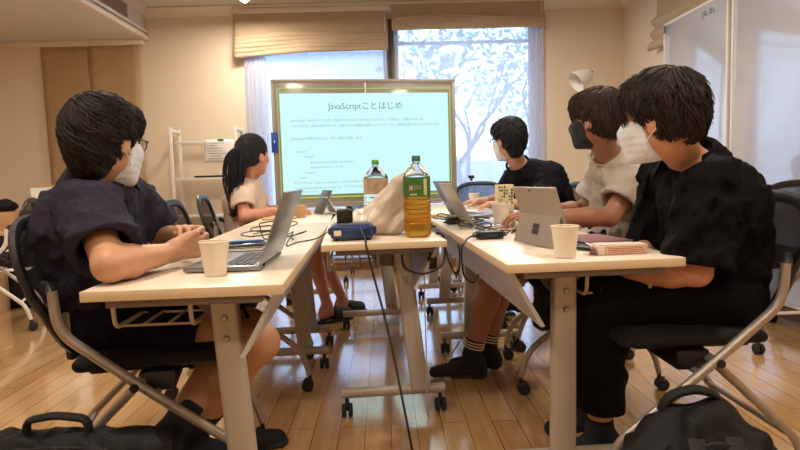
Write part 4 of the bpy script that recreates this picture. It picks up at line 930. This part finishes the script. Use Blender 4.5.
R2 = Matrix.Rotation(R_(30), 3, 'X'); mb = MB(); mb.box((0, .072, .058), (.20, .005, .125), .002, rot=R2); mb.build('stand_flap', 'white', Ts)

# tea bottles
def bottle(x, y, z, rz, tea, capm, label, lab):
    b = empty('tea_bottle', (x, y, z), rz); tag(b, label, 'bottle', None)
    def ring(h, hw, rnd=.5, n=32):
        out = []
        for k in range(n):
            a = 2*pi*k/n; ca, sa = cos(a), sin(a); m_ = (abs(ca)**(2/rnd)+abs(sa)**(2/rnd))**(-rnd/2); out.append((hw*ca*m_, hw*sa*m_*.88, h))
        return out
    def sk(mb, prof):
        V = []; n = 32
        for h, hw, rn in prof: V += ring(h, hw, rn)
        mb.add(V, [(i*n+k, i*n+(k+1) % n, (i+1)*n+(k+1) % n, (i+1)*n+k) for i in range(len(prof)-1) for k in range(n)]+[tuple(range(n-1, -1, -1)), tuple(range((len(prof)-1)*n, len(prof)*n))])
    prof = [(0, .040, .7), (.004, .047, .6), (.012, .051, .55), (.03, .052, .5)]
    for k in range(6): h0 = .045+k*.018; prof += [(h0, .0535, .45), (h0+.007, .0535, .45), (h0+.0115, .0495, .5), (h0+.015, .0515, .5)]
    prof += [(.158, .0525, .5), (.232, .0525, .5), (.245, .050, .65), (.262, .038, .85), (.278, .023, 1), (.288, .0145, 1), (.303, .0135, 1)]
    mb = MB(); sk(mb, prof); mb.build('bottle_shell', 'pet', b)
    if tea:
        lv = [(h, w_-.0018, r_) for h, w_, r_ in prof if h < tea]; lv.append((tea, lv[-1][1], lv[-1][2])); mb = MB(); sk(mb, [(h+.001, w_, r_) for h, w_, r_ in lv]); mb.build('tea', 'tea', b)
    mb = MB(); mb.lathe([(.0155, .293), (.0162, .296), (.0162, .313), (.0145, .316), (.0005, .316)], (0, 0, 0), 24); 
    for k in range(24): a = 2*pi*k/24; mb.box((.0162*cos(a), .0162*sin(a), .304), (.0012, .0012, .016), 0)
    mb.build('bottle_cap', capm, b)
    mb = MB(); V = ring(.158, .0533, .5)+ring(.231, .0533, .5)+ring(.231, .0528, .5)+ring(.158, .0528, .5); mb.add(V, [(i*32+k, i*32+(k+1) % 32, ((i+1) % 4)*32+(k+1) % 32, ((i+1) % 4)*32+k) for i in range(4) for k in range(32)]); lb = mb.build('label', lab, b)
    if lab == 'dgreen':
        fy = -.0533*.88-.0012
        mb = MB(); mb.box((-.022, fy, .192), (.014, .0012, .018), .001); mb.build('emblem', 'pink', lb); mb = MB(); mb.box((.0325, fy+.0006, .195), (.0115, .002, .062), .0005); st = mb.build('strip', 'cream', lb)
        mb = MB(); rr = random.Random(2)
        for k in range(8):
            z_ = .169+k*.0073
            for j in range(3): mb.box((.0325+rr.uniform(-.003, .003), fy-.0008, z_+rr.uniform(-.002, .002)), (rr.uniform(.002, .006), .0006, .001), 0)
        mb.build('strip_marks', 'green', st); mb = MB()
        for r_ in range(3):
            for k in range(5): mb.box((-.008+k*.0055, fy, .188+r_*.006), (.004, .0008, .0012), 0)
        for k in range(3): mb.box((-.022+k*.009, fy, .167), (.006, .0008, .006), 0)
        mb.build('fine_print', 'cream', lb)
    return b
bottle(.129, 2.345, TZ, R_(-3), .158, 'tealcap', 'large half-full green tea bottle with a green label on the middle table', 'dgreen')
bottle(-.036, 2.80, TZ, R_(20), .10, 'lgreen', 'tea bottle with a bright green cap behind the plastic bag', 'label2')
# milky plastic shopping bag
q = [cap((-.11, 2.46, .76), (.05, 2.47, .765), .045, k=.03), cap((-.10, 2.52, .77), (.06, 2.53, .79), .05, k=.04), cap((-.02, 2.49, .80), (.04, 2.47, .86), .06, .045, .05), cap((.03, 2.47, .86), (.075, 2.45, .93), .045, .03, .04), cap((.06, 2.46, .93), (.115, 2.44, .975), .028, .012, .03), half((0, 0, TZ+.001), (0, 0, -1)), cap((.10, 2.46, .79), (.12, 2.5, .80), .03, k=.04), cap((-.02, 2.49, .86), (.085, 2.45, .955), .02, .012, .03)]
soft('plastic_bag', q, .005, 'bag', None, (0, 2.49, TZ), lambda P: -ridge(P, .017, .075, 3, (.6, -.2, .8), 3.2)); o = bpy.data.objects['plastic_bag']; o.location = (0, 2.49, TZ); tag(o, 'crumpled milky plastic shopping bag standing left of the large tea bottle', 'bag')
# blue projector
Pj = empty('projector', (-.128, 2.325, TZ), R_(3)); tag(Pj, 'small blue projector at the left end of the middle table', 'projector')
mb = MB(); mb.box((0, 0, .034), (.165, .12, .052), .012, seg=3); mb.build('casing', 'blue', Pj)
mb = MB(); mb.box((0, 0, .061), (.135, .10, .008), .004); mb.build('top_plate', 'grey_al', Pj); mb = MB(); mb.box((.0, -.0605, .030), (.10, .004, .030), .003); mb.build('rear_panel', 'blue', Pj)
mb = MB(); mb.box((-.055, -.0622, .030), (.028, .002, .020), .0005); mb.build('socket_label', 'cream', Pj); mb = MB(); mb.lathe([(.018, -.01), (.022, -.008), (.022, .02), (.016, .022), (.014, .01), (.001, .008)], (.045, .062, .034), 20, 'y'); mb.build('lens_barrel', 'black', Pj)
mb = MB(); mb.box((-.086, 0, .034), (.012, .045, .028), .005); mb.box((.088, 0, .034), (.014, .045, .030), .006); mb.build('side_latch', 'blue', Pj)
for x in (-.06, .06):
    for y in (-.04, .04): mb = MB(); mb.lathe([(.008, 0), (.009, .009)], (x, y, 0), 12); mb.build('foot', 'rubber', Pj)
mb = MB(); 
for k in range(6): mb.box((.01+k*.011, -.0631, .03), (.004, .001, .02), 0)
mb.build('vents', 'black', Pj)
Ad = empty('power_adapter', (-.155, 2.33, TZ+.0655), R_(5)); tag(Ad, 'black box power adapter standing on top of the blue projector', 'adapter'); mb = MB(); mb.box((0, 0, .026), (.062, .05, .052), .008, seg=3); mb.build('adapter_body', 'black', Ad); mb = MB(); mb.tube([(0, -.022, .005), (.01, -.03, -.0)], .004, 8); mb.build('strain_relief', 'rubber', Ad)
# power bricks
for (x, y, rz, s_, lb) in ((.384, 2.19, 10, (.095, .05, .028), 'black power brick lying near the left edge of the right table'), (.325, 2.86, 15, (.06, .045, .035), 'black plug adapter at the left edge of the right table by the pale laptop')):
    b_ = empty('power_brick', (x, y, TZ), R_(rz)); tag(b_, lb, 'adapter'); mb = MB(); mb.box((0, 0, s_[2]/2), s_, .005, seg=3); mb.build('brick_body', 'black', b_); mb = MB(); mb.tube([(s_[0]/2, 0, .012), (s_[0]/2+.018, 0, .01)], [.006, .0035], 8); mb.tube([(-s_[0]/2, 0, .012), (-s_[0]/2-.018, 0, .01)], [.006, .0035], 8); mb.build('strain_relief', 'rubber', b_)
    mb = MB(); mb.box((0, -s_[1]/2-.0002, s_[2]*.5), (s_[0]*.5, .0006, s_[2]*.4), 0); mb.build('rating_plate', 'keys', b_)
def cable(pts, label, r=.0028, m='cable', grp=None, n=8, nm='cable'):
    mb = MB(); mb.tube(spl(pts, n), r, 8); o = mb.build(nm, m, autos=False); tag(o, label, 'cable', grp); return o
z = TZ+.003
cable([(-.09, 2.262, .765), (-.085, 2.235, .752), (-.075, 2.19, .735), (-.068, 2.165, .70), (-.045, 2.14, .60), (-.01, 2.09, .46), (.02, 2.02, .32), (.05, 1.93, .16), (.075, 1.86, .02), (.09, 1.75, .004), (.10, 1.5, .004)], 'black cable hanging from the projector down to the floor in front', .0042)
cable([(-.178, 2.30, .795), (-.21, 2.33, .76), (-.27, 2.35, z+.002), (-.33, 2.25, z), (-.355, 2.15, z), (-.36, 2.35, z+.03), (-.42, 2.6, z), (-.52, 2.75, z), (-.58, 2.65, z)], 'thin black cable running from the projector across the left table', .0024)
loop = []
for k in range(40): a = k*2*pi/13; loop.append((-.53+.085*cos(a)+.003*k, 2.50+.12*sin(a)+.004*sin(k*1.7), z+.0015*k % .05+.012*abs(sin(a*.5+1))))
cable(loop+[(-.38, 2.45, z+.004), (-.36, 2.35, z)], 'coiled black cable heaped on the left table beyond the laptop', .0026, n=4)
cable([(.338, 2.18, z+.009), (.30, 2.12, z+.012), (.268, 2.02, z+.004), (.255, 2.0, .70), (.262, 2.0, .62), (.30, 2.05, .585), (.33, 2.12, .60)], 'black cable looping from the power brick over the right table edge', .0033)
cable([(.44, 2.20, z+.009), (.47, 2.24, z+.02), (.44, 2.34, z+.01), (.50, 2.44, z), (.60, 2.38, z+.01), (.54, 2.28, z+.018), (.50, 2.35, z), (.56, 2.52, z), (.47, 2.58, z+.008)], 'tangled black cable to the right of the power brick', .003)
cable([(.33, 2.84, z+.012), (.37, 2.76, z+.02), (.41, 2.90, z), (.46, 3.06, z+.015), (.55, 3.12, z), (.48, 3.2, z), (.40, 3.1, z+.02), (.50, 3.0, z)], 'black cable curling between the two laptops on the right tables', .003)
cable([(.36, 2.45, z+.003), (.40, 2.55, z+.022), (.46, 2.62, z+.008), (.50, 2.55, z+.026), (.54, 2.66, z+.005), (.60, 2.58, z+.02), (.58, 2.50, z), (.49, 2.49, z+.014), (.42, 2.47, z)], 'pale tangled cable between the pale laptop and the tablet', .0026, 'wcable')
cable([(.17, 2.62, z), (.205, 2.72, z+.02), (.20, 2.85, z+.03), (.16, 2.95, z+.01), (.12, 2.88, z+.03), (.17, 2.78, z+.02), (.21, 2.9, z+.05), (.17, 3.05, z)], 'heap of black cable behind the tea bottle on the middle table', .0045)
cable([(.205, 2.40, z+.002), (.225, 2.38, z), (.232, 2.34, .71), (.225, 2.3, .63), (.19, 2.26, .60), (.13, 2.24, .59), (.07, 2.235, .615), (.06, 2.24, .665)], 'thick black cable drooping under the right end of the middle table', .0042)
cable([(.215, 2.45, z+.002), (.238, 2.46, .705), (.255, 2.46, .62), (.29, 2.50, .54), (.31, 2.52, .56), (.315, 2.55, .64), (.30, 2.6, .70)], 'black cable dipping in the gap between the middle and right tables', .0034)
cable([(.145, 2.28, .66), (.145, 2.29, .45), (.147, 2.30, .2), (.15, 2.32, .006), (.22, 2.5, .004), (.3, 3.0, .004), (.45, 3.5, .004)], 'thin pale cable hanging beside the middle table leg to the floor', .0026, 'wcable')
for i, (x, y_) in enumerate(((.40, 2.36), (.37, 2.62), (.50, 2.42), (.62, 2.60), (.30, 2.98))):
    rr = random.Random(50+i); pts = [(x+rr.uniform(-.07, .07), y_+rr.uniform(-.10, .10), z+rr.choice((0, .004, .02, .035))) for _ in range(9)]
    cable(pts, ('loose black cable tangle right behind the power brick', 'loose black cable tangle beside the base of the pale laptop', 'loose pale cable tangle left of the grey tablet', 'loose pale cable tangle around the paper cup under the green card', 'loose black cable tangle by the plug adapter at the table edge')[i], .0026, 'wcable' if i in (2, 3) else 'cable')
Pg = empty('power_plug', (.175, 2.26, .628), R_(20)); tag(Pg, 'black power plug hanging under the middle table', 'plug'); mb = MB(); mb.box((0, 0, 0), (.035, .03, .05), .01, seg=3); mb.build('plug_body', 'black', Pg); mb = MB(); mb.box((0, 0, .032), (.018, .016, .02), .004); mb.build('cable_grip', 'rubber', Pg)
Pg2 = empty('power_adapter', (.175, 2.60, TZ), R_(30)); tag(Pg2, 'round black adapter behind the tea bottle at the table gap', 'adapter'); mb = MB(); mb.lathe([(.026, 0), (.032, .006), (.032, .03), (.024, .038), (.001, .038)], (0, 0, 0), 20); mb.build('adapter_body', 'black', Pg2); mb = MB(); mb.tube([(.03, 0, .015), (.055, 0, .012)], [.006, .004], 8); mb.build('strain_relief', 'rubber', Pg2)
# ------------------------------------------------------------------ board with a self-lit slide layer
Bd = empty('presentation_board', (-.125, 4.91, 0), atan2(.22, 1.47)); tag(Bd, 'large wheeled whiteboard toned grey for its shade, with a self-lit programming slide', 'board'); 
z0, z1, hw = .735, 1.735, .742
mb = MB(); mb.box((0, 0, (z0+z1)/2), (2*hw-.03, .022, z1-z0-.03), .002); bp = mb.build('board_panel', 'greyboard', Bd)
mb = MB()
for s in (-1, 1): mb.box((s*(hw-.012), 0, (z0+z1)/2), (.026, .034, z1-z0), .004)
mb.box((0, 0, z1-.012), (2*hw, .034, .026), .004); mb.box((0, 0, z0+.012), (2*hw, .034, .026), .004); mb.build('board_frame', 'boardframe', Bd)
mb = MB(); mb.box((0, -.0125, (z0+z1)/2), (.012, .004, z1-z0-.05), .001); mb.build('centre_joint', 'white', Bd)
mb = MB(); mb.box((0, -.03, z0-.005), (1.2, .06, .012), .003); mb.build('pen_tray', 'boardframe', Bd)
for s in (-1, 1):
    mb = MB(); mb.box((s*.66, .03, .39), (.04, .03, .72), .006); mb.build('leg', 'boardframe', Bd); mb = MB(); mb.box((s*.66, .03, .09), (.04, .5, .03), .008); mb.build('foot', 'boardframe', Bd)
    for t_ in (-1, 1): caster(Bd, (s*.66, .03+t_*.22, 0))
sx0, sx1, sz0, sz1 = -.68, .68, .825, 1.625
mb = MB(); mb.box(((sx0+sx1)/2, -.0155, (sz0+sz1)/2), (sx1-sx0, .003, sz1-sz0), 0); sl_ = mb.build('self_lit_slide', 'glow', Bd)  # emissive layer on the board; the projector casts no light
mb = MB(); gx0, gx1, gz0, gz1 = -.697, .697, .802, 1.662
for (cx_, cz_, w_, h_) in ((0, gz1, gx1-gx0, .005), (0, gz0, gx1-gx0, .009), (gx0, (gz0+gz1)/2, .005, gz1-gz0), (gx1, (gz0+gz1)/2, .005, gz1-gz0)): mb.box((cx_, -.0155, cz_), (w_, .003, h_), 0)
mb.build('self_lit_border', 'gline', Bd)
rx = (pi/2, 0, 0)
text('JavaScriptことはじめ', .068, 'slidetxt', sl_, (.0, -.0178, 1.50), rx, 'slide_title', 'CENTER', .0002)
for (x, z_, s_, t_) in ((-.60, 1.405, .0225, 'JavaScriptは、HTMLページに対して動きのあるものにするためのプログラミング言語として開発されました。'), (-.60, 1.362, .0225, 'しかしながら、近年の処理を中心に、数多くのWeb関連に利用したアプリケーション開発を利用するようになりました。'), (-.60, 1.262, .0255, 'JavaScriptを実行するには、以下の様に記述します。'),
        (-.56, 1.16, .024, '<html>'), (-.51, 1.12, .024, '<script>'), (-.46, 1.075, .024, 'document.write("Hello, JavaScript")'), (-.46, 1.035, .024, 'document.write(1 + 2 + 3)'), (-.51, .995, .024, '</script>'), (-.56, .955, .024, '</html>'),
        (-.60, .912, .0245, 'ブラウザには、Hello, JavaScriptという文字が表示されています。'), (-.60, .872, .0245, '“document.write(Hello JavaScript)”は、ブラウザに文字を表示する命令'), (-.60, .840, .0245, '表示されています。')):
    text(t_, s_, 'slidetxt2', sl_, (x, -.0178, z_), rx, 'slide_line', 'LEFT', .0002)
mb = MB(); mb.box((-hw+.01, -.03, 1.245), (.05, .022, .16), .005); mg = mb.build('board_clip', 'boardblue'); mg.parent = None; mg.location = (0, 0, 0); mg.matrix_world = Matrix.Translation(Bd.location) @ Matrix.Rotation(Bd.rotation_euler[2], 4, 'Z'); tag(mg, 'blue magnet clip on the left edge of the presentation board', 'clip')
mm = MB(); mm.box((-hw+.01, -.0415, 1.25), (.008, .001, .022), 0); mm.build('white_mark', 'white', mg)

# whiteboards along the right wall
for (ya, yb, x, zt, lb) in ((5.03, 4.09, 2.375, 2.14, 'tall glossy whiteboard panel in the back right corner with handwriting at its top'), (4.05, 2.6, 2.375, 2.62, 'tall glossy whiteboard panel at the right edge of the picture, mirroring the windows')):
    Wd = empty('whiteboard', (x, (ya+yb)/2, .12)); tag(Wd, lb, 'whiteboard'); L_ = ya-yb; h_ = zt-.12
    mb = MB(); mb.box((0, 0, h_/2), (.02, L_-.03, h_-.03), .001); mb.build('writing_surface', 'wboard', Wd)
    mb = MB(); 
    for s in (-1, 1): mb.box((0, s*(L_/2-.01), h_/2), (.032, .02, h_), .003)
    mb.box((0, 0, h_-.01), (.032, L_, .02), .003); mb.box((0, 0, .01), (.032, L_, .02), .003); mb.build('frame', 'whitemetal', Wd)
    for s in (-1, 1): mb = MB(); mb.box((0, s*(L_/2-.12), -.06), (.25 if 0 else .04, .05, .12), .006); mb.build('foot', 'whitemetal', Wd)
    if zt < 2.3:
        mb = MB(); mb.box((-.014, L_/2-.022, h_-.05), (.012, .03, .06), .005); mb.build('corner_bracket', 'grey_al', Wd)
        t_ = text('[ル:まt…', .055, 'ink', Wd, (-.0115, -.13, h_-.10), (pi/2, 0, -pi/2), 'handwriting', 'LEFT', .0003)
mb = MB(); mb.lathe([(.014, 0), (.016, .004), (.014, .010), (.001, .012)], (0, 0, 0), 20, 'x'); o = mb.build('magnet', 'bluepen'); o.location = (2.363, 4.07, 2.09); o.rotation_euler = (0, 0, pi); tag(o, 'round blue magnet at the joint of the two whiteboards', 'magnet')

# desk lamp behind
Lp = empty('desk_lamp', (2.0, 5.75, 0)); tag(Lp, 'white floor reading lamp in the back right corner', 'lamp'); mb = MB(); mb.lathe([(.13, 0), (.13, .015), (.10, .025), (.001, .025)], (0, 0, 0), 28); mb.build('base', 'whitemetal', Lp)
mb = MB(); mb.tube(bend([(0, 0, .02), (0, 0, 1.45), (.03, -.02, 1.80), (-.03, -.03, 1.86)], .06), .011, 10); mb.build('pole', 'whitemetal', Lp)
R = Matrix.Rotation(R_(58), 3, 'Y') @ Matrix.Rotation(R_(-10), 3, 'X'); mb = MB(); mb.lathe([(.02, .14), (.05, .135), (.085, .07), (.105, -.03), (.101, -.03), (.08, .065), (.04, .12), (.001, .125)], (0, 0, 0), 32, cap=False)
mb.v = [tuple(R @ Vector(p)+Vector((-.13, -.03, 1.80))) for p in mb.v]; mb.build('lamp_shade', 'whitemetal', Lp); mb = MB(); mb.tube([(-.02, -.03, 1.86), (.0, -.06, 1.88)], .008, 8); mb.build('joint_knob', 'legdark', Lp)

# white ladder shelf with a paper sheet
Sh = empty('ladder_shelf', (-1.72, 6.0, 0)); tag(Sh, 'white metal ladder shelf against the back wall left of the window', 'shelf')
for s in (-1, 1):
    for yy in (-.13, .13):
        mb = MB(); mb.box((s*.31, yy, .74), (.028, .022, 1.48), .003); mb.build('upright', 'whitemetal', Sh)
    mb = MB(); mb.box((s*.31, 0, 1.45), (.028, .26, .03), .004); mb.build('top_bar', 'whitemetal', Sh)
for zz in (.30, .62, .98, 1.34): mb = MB(); mb.box((0, 0, zz), (.62, .28 if zz < 1.3 else .02, .022), .003); mb.build('shelf_board', 'whitemetal', Sh)
mb = MB(); mb.box((0, .13, 1.34), (.62, .02, .03), .003); mb.build('back_rail', 'whitemetal', Sh)
Pp = empty('notice_sheet', (-1.60, 5.975, 1.14)); tag(Pp, 'white handwritten sheet taped to the top rail of the ladder shelf', 'paper'); mb = MB(); mb.grid(lambda u, v: (-.145+.29*u, .004*sin(u*4+v*3)-.01*v*(1-v), .22*v), 10, 8); mb.build('sheet', 'paper', Pp, solid=.0012)
mb = MB(); mb.box((.02, -.006, .214), (.06, .004, .018), .001); mb.build('tape', 'green', Pp)
rr = random.Random(9); mb = MB()
for r_ in range(7):
    x = -.115; e = rr.uniform(-.02, .11)
    while x < e: w_ = rr.uniform(.004, .011); mb.box((x+w_/2, -.006, .185-r_*.025), (w_, .001, rr.uniform(.004, .008)), 0); x += w_+rr.uniform(.002, .006)
mb.build('writing', 'ink', Pp)
for (x, w_, lb, m_) in ((-1.70, .26, 'thin black tray lying on the middle board of the ladder shelf', 'black'), (-1.47, .10, 'small pale box on the middle board of the ladder shelf', 'lwood')):
    mb = MB(); mb.box((0, 0, .011), (w_, .12, .02), .004); o = mb.build('flat_tray' if m_ == 'black' else 'small_box', m_); o.location = (x, 5.94, .9912); tag(o, lb, 'tray' if m_ == 'black' else 'box')
mb = MB(); mb.lathe([(.012, 0), (.014, .03), (.006, .04), (.001, .042)], (0, 0, 0), 16); o = mb.build('ink_pot', 'black'); o.location = (-1.50, 5.93, 1.0125); tag(o, 'tiny black pot on the small pale box of the ladder shelf', 'pot')

# left background: desk, boxes, bag
Dk = empty('side_cabinet', (-3.35, 5.0, 0)); tag(Dk, 'dark low cabinet in the far left background', 'cabinet'); mb = MB(); mb.box((0, 0, .30), (1.1, .5, .56), .006); mb.build('cabinet_body', 'dark', Dk); mb = MB(); mb.box((0, 0, .595), (1.14, .52, .03), .004); mb.build('worktop', 'lwood', Dk)
for s in (-1, 1): mb = MB(); mb.box((s*.27, -.255, .30), (.5, .016, .50), .003); d_ = mb.build('door', 'dark', Dk); mb = MB(); mb.box((s*.06, -.268, .36), (.012, .014, .10), .003); mb.build('handle', 'steel', d_)
def carton(x, y, z_, s_, label, rz=0):
    c = empty('cardboard_box', (x, y, z_), R_(rz)); tag(c, label, 'box', 'cardboard boxes at the far left'); mb = MB(); mb.box((0, 0, s_[2]/2), s_, .003); mb.build('box_body', 'cardboard', c); mb = MB(); mb.box((0, 0, s_[2]+.001), (s_[0]*.16, s_[1]+.002, .002), .0005); mb.box((0, -s_[1]/2-.001, s_[2]*.85), (s_[0]*.16, .002, s_[2]*.3), .0005); mb.build('tape', 'cream', c)
carton(-3.14, 4.95, .6105, (.44, .30, .15), 'closed cardboard box on the dark cabinet at the far left')
carton(-3.25, 4.52, .0, (.62, .36, .34), 'large cardboard box on the floor before the dark cabinet', 4)
mb_ = [cap((-3.3, 4.93, .80), (-3.03, 4.95, .80), .045, k=.03, side=(0, 1, 0), w=1.6), cap((-3.15, 4.95, .82), (-3.05, 4.93, .835), .03, k=.03), half((0, 0, .7625), (0, 0, -1))]
soft('cloth_bag', mb_, .008, 'navy_bag', None, (-3.15, 4.94, .7625), lambda P: -ridge(P, .008, .06, 4, (1, 0, 0))); o = bpy.data.objects['cloth_bag']; o.location = (-3.15, 4.94, .7635); tag(o, 'limp black cloth bag on top of the closed cardboard box', 'bag')
Fb = empty('file_box', (-2.72, 5.05, .6105)); tag(Fb, 'white box with a green band behind the shoulder of the navy-shirted person', 'box'); mb = MB(); mb.box((0, 0, .17), (.26, .24, .34), .004); mb.build('box_body', 'paper', Fb); mb = MB(); mb.box((0, -.121, .20), (.262, .002, .10), 0); mb.build('green_band', 'green', Fb); mb = MB(); mb.box((0, 0, .345), (.27, .25, .012), .002); mb.build('lid', 'lwood', Fb)
mb = MB(); mb.box((0, 0, 0), (.22, .16, .004), .001); o = mb.build('paper_sheet', 'paper'); o.location = (-2.78, 4.52, .3425); tag(o, 'white sheet lying askew over the large cardboard box', 'paper'); o.rotation_euler = (0, 0, R_(20))

# black briefcase at the lower left
Bx = (-.80, 1.42, .0); S_ = A([0, 0, 0])
q = [rbox((-.765, 1.42, .188), (.225, .065, .185), .05, k=.02), rbox((-.79, 1.365, .13), (.17, .035, .12), .03, k=.015), cap((-.60, 1.42, .20), (-.59, 1.42, .06), .05, k=.03), half((0, 0, 0), (0, 0, -1))]
bg = soft('briefcase', q, .006, 'navy_bag', None, Bx, lambda P: wob(P, .004, .09, 5)-ridge(P, .008, .08, 8, (.3, 0, 1))); bg.location = Bx; tag(bg, 'black nylon briefcase standing on the floor at the lower left', 'bag')
def rel(p, b): return tuple(A(p)-A(b))
mb = MB(); mb.tube([rel(p, Bx) for p in bend([(-.875, 1.42, .355), (-.872, 1.415, .405), (-.80, 1.41, .418), (-.728, 1.415, .405), (-.725, 1.42, .355)], .02)], .0085, 10, flat=1.5); mb.build('handle', 'dark', bg)
mb = MB(); mb.tube([rel(p, Bx) for p in spl([(-.97, 1.355, .27), (-.955, 1.362, .335), (-.90, 1.366, .352), (-.80, 1.366, .356), (-.70, 1.366, .352), (-.648, 1.362, .335), (-.635, 1.355, .27)], 6)], .0032, 6); mb.build('zip', 'nylon2', bg)
for x in (-.87, -.73): mb = MB(); mb.box(rel((x, 1.341, .15), Bx), (.034, .008, .22), .003); mb.build('webbing_strap', 'nylon2', bg)
for (x, y) in ((-.655, 1.358), (-.60, 1.40)): mb = MB(); mb.tube([rel((x, y-.004, .325), Bx), rel((x+.008, y-.010, .295), Bx)], [.0035, .0025], 8); mb.build('zip_pull', 'zip', bg)
# black backpack at the lower right
Bb = (.765, 1.43, 0)
q = [cap((.765, 1.44, .02), (.765, 1.44, .20), .135, .125, .05, side=(1, 0, 0), w=1.5), cap((.765, 1.44, .20), (.765, 1.44, .275), .12, .10, .05, side=(1, 0, 0), w=1.45), rbox((.76, 1.335, .15), (.115, .05, .13), .045, k=.03), cap((.92, 1.46, .20), (.965, 1.48, .13), .055, .05, .05), cap((.60, 1.43, .12), (.615, 1.43, .22), .045, .04, .05), half((0, 0, 0), (0, 0, -1), .001)]
bk = soft('backpack', q, .0065, 'navy_bag', None, Bb, lambda P: wob(P, .008, .13, 6)-ridge(P, .016, .10, 9, (.2, 0, 1), 2.2)); bk.location = Bb; tag(bk, 'bulging black backpack on the floor at the lower right', 'backpack')
mb = MB(); mb.tube([rel(p, Bb) for p in spl([(.69, 1.47, .345), (.71, 1.46, .385), (.765, 1.455, .402), (.82, 1.46, .385), (.845, 1.47, .345)], 6)], .011, 10, flat=1.4); mb.build('handle', 'dark', bk)
mb = MB(); mb.tube([rel(p, Bb) for p in spl([(.645, 1.315, .05), (.64, 1.315, .20), (.675, 1.325, .285), (.76, 1.335, .315), (.845, 1.325, .285), (.882, 1.315, .20), (.88, 1.315, .05)], 8)], .0042, 6); mb.build('zip', 'nylon2', bk)
for x in (.71, .80): 
    mb = MB(); mb.tube([rel(p, Bb) for p in spl([(x, 1.28, .03), (x, 1.276, .16), (x, 1.30, .26), (x+.005, 1.345, .325)], 6)], .02, 8, flat=.2); mb.build('webbing_strap', 'nylon2', bk)
mb = MB(); mb.tube([rel(p, Bb) for p in spl([(.655, 1.40, .30), (.60, 1.37, .25), (.575, 1.36, .16), (.58, 1.37, .06)], 6)], .028, 10, flat=.35); mb.build('shoulder_strap', 'dark', bk)
mb = MB(); mb.box(rel((.60, 1.345, .235), Bb), (.03, .012, .02), .004); mb.build('buckle', 'black', bk)
# bag hanging behind the right table leg
q = [rbox((.66, 2.42, .42), (.055, .05, .11), .035, k=.02), cap((.64, 2.42, .37), (.69, 2.43, .36), .05, k=.03)]
hb = soft('hanging_bag', q, .007, 'navy_bag', None, (.66, 2.42, .31), lambda P: wob(P, .006, .08, 2)); hb.location = (.66, 2.42, .31); tag(hb, 'small black bag hanging under the right table behind its near leg', 'bag'); mb = MB(); mb.tube([(-.02, 0, .2), (-.0, 0, .30), (.02, 0, .285)], .006, 8); mb.tube([(.02, 0, .2), (.03, 0, .30), (.02, 0, .285)], .006, 8); mb.build('strap', 'nylon2', hb)
# slipper on the floor
def slipper(x, y, rz, label):
    s_ = empty('slipper', (x, y, 0), R_(rz)); tag(s_, label, 'slipper'); q = [cap((-.10, 0, .012), (.10, 0, .012), .04, .046, k=.01), half((0, 0, .02), (0, 0, 1)), half((0, 0, 0), (0, 0, -1))]
    soft('sole', q, .005, 'rubber', s_); q = [cap((.02, 0, .02), (.10, 0, .016), .05, .04, k=.01), half((0, 0, .002), (0, 0, -1)), half((.015, 0, 0), (-1, 0, .2))]; soft('upper', q, .005, 'dark', s_)
slipper(-.515, 2.09, 20, 'black slipper on the floor beside the near left table leg')

# ------------------------------------------------------------------ light and camera
w = bpy.data.worlds.new('sky'); scn.world = w; w.use_nodes = True; nt = w.node_tree; bgn = nt.nodes['Background']; bgn.inputs[0].default_value = (.55, .72, 1, 1); bgn.inputs[1].default_value = 4.0
for n, (x0, x1) in enumerate(((-1.30, .085), (.145, 1.60))):
    ld = bpy.data.lights.new('window_portal', 'AREA'); ld.shape = 'RECTANGLE'; ld.size = x1-x0; ld.size_y = 2.45; ld.cycles.is_portal = True
    lo = bpy.data.objects.new('window_portal', ld); COL.objects.link(lo); lo.location = ((x0+x1)/2, YW+.2, 1.3); lo.rotation_euler = (-pi/2, 0, 0)
cam = bpy.data.cameras.new('camera'); co = bpy.data.objects.new('camera', cam); COL.objects.link(co); scn.camera = co
cam.sensor_width = 36; cam.lens = 27.0; cam.clip_start = .05
p, r, y = R_(4.8), R_(1.7), R_(-1.45)
fwd = A([-sin(y)*cos(p), cos(y)*cos(p), -sin(p)]); right = A([cos(y), sin(y), 0]); up_ = np.cross(right, fwd); r2 = right*cos(r)-up_*sin(r); u2 = right*sin(r)+up_*cos(r)
co.matrix_world = Matrix(((r2[0], u2[0], -fwd[0], 0), (r2[1], u2[1], -fwd[1], 0), (r2[2], u2[2], -fwd[2], .965), (0, 0, 0, 1)))
scn.view_settings.view_transform = 'Standard'; scn.view_settings.look = 'None'; scn.view_settings.gamma = 1; scn.view_settings.use_curve_mapping = False
scn.view_settings.exposure = 0.0
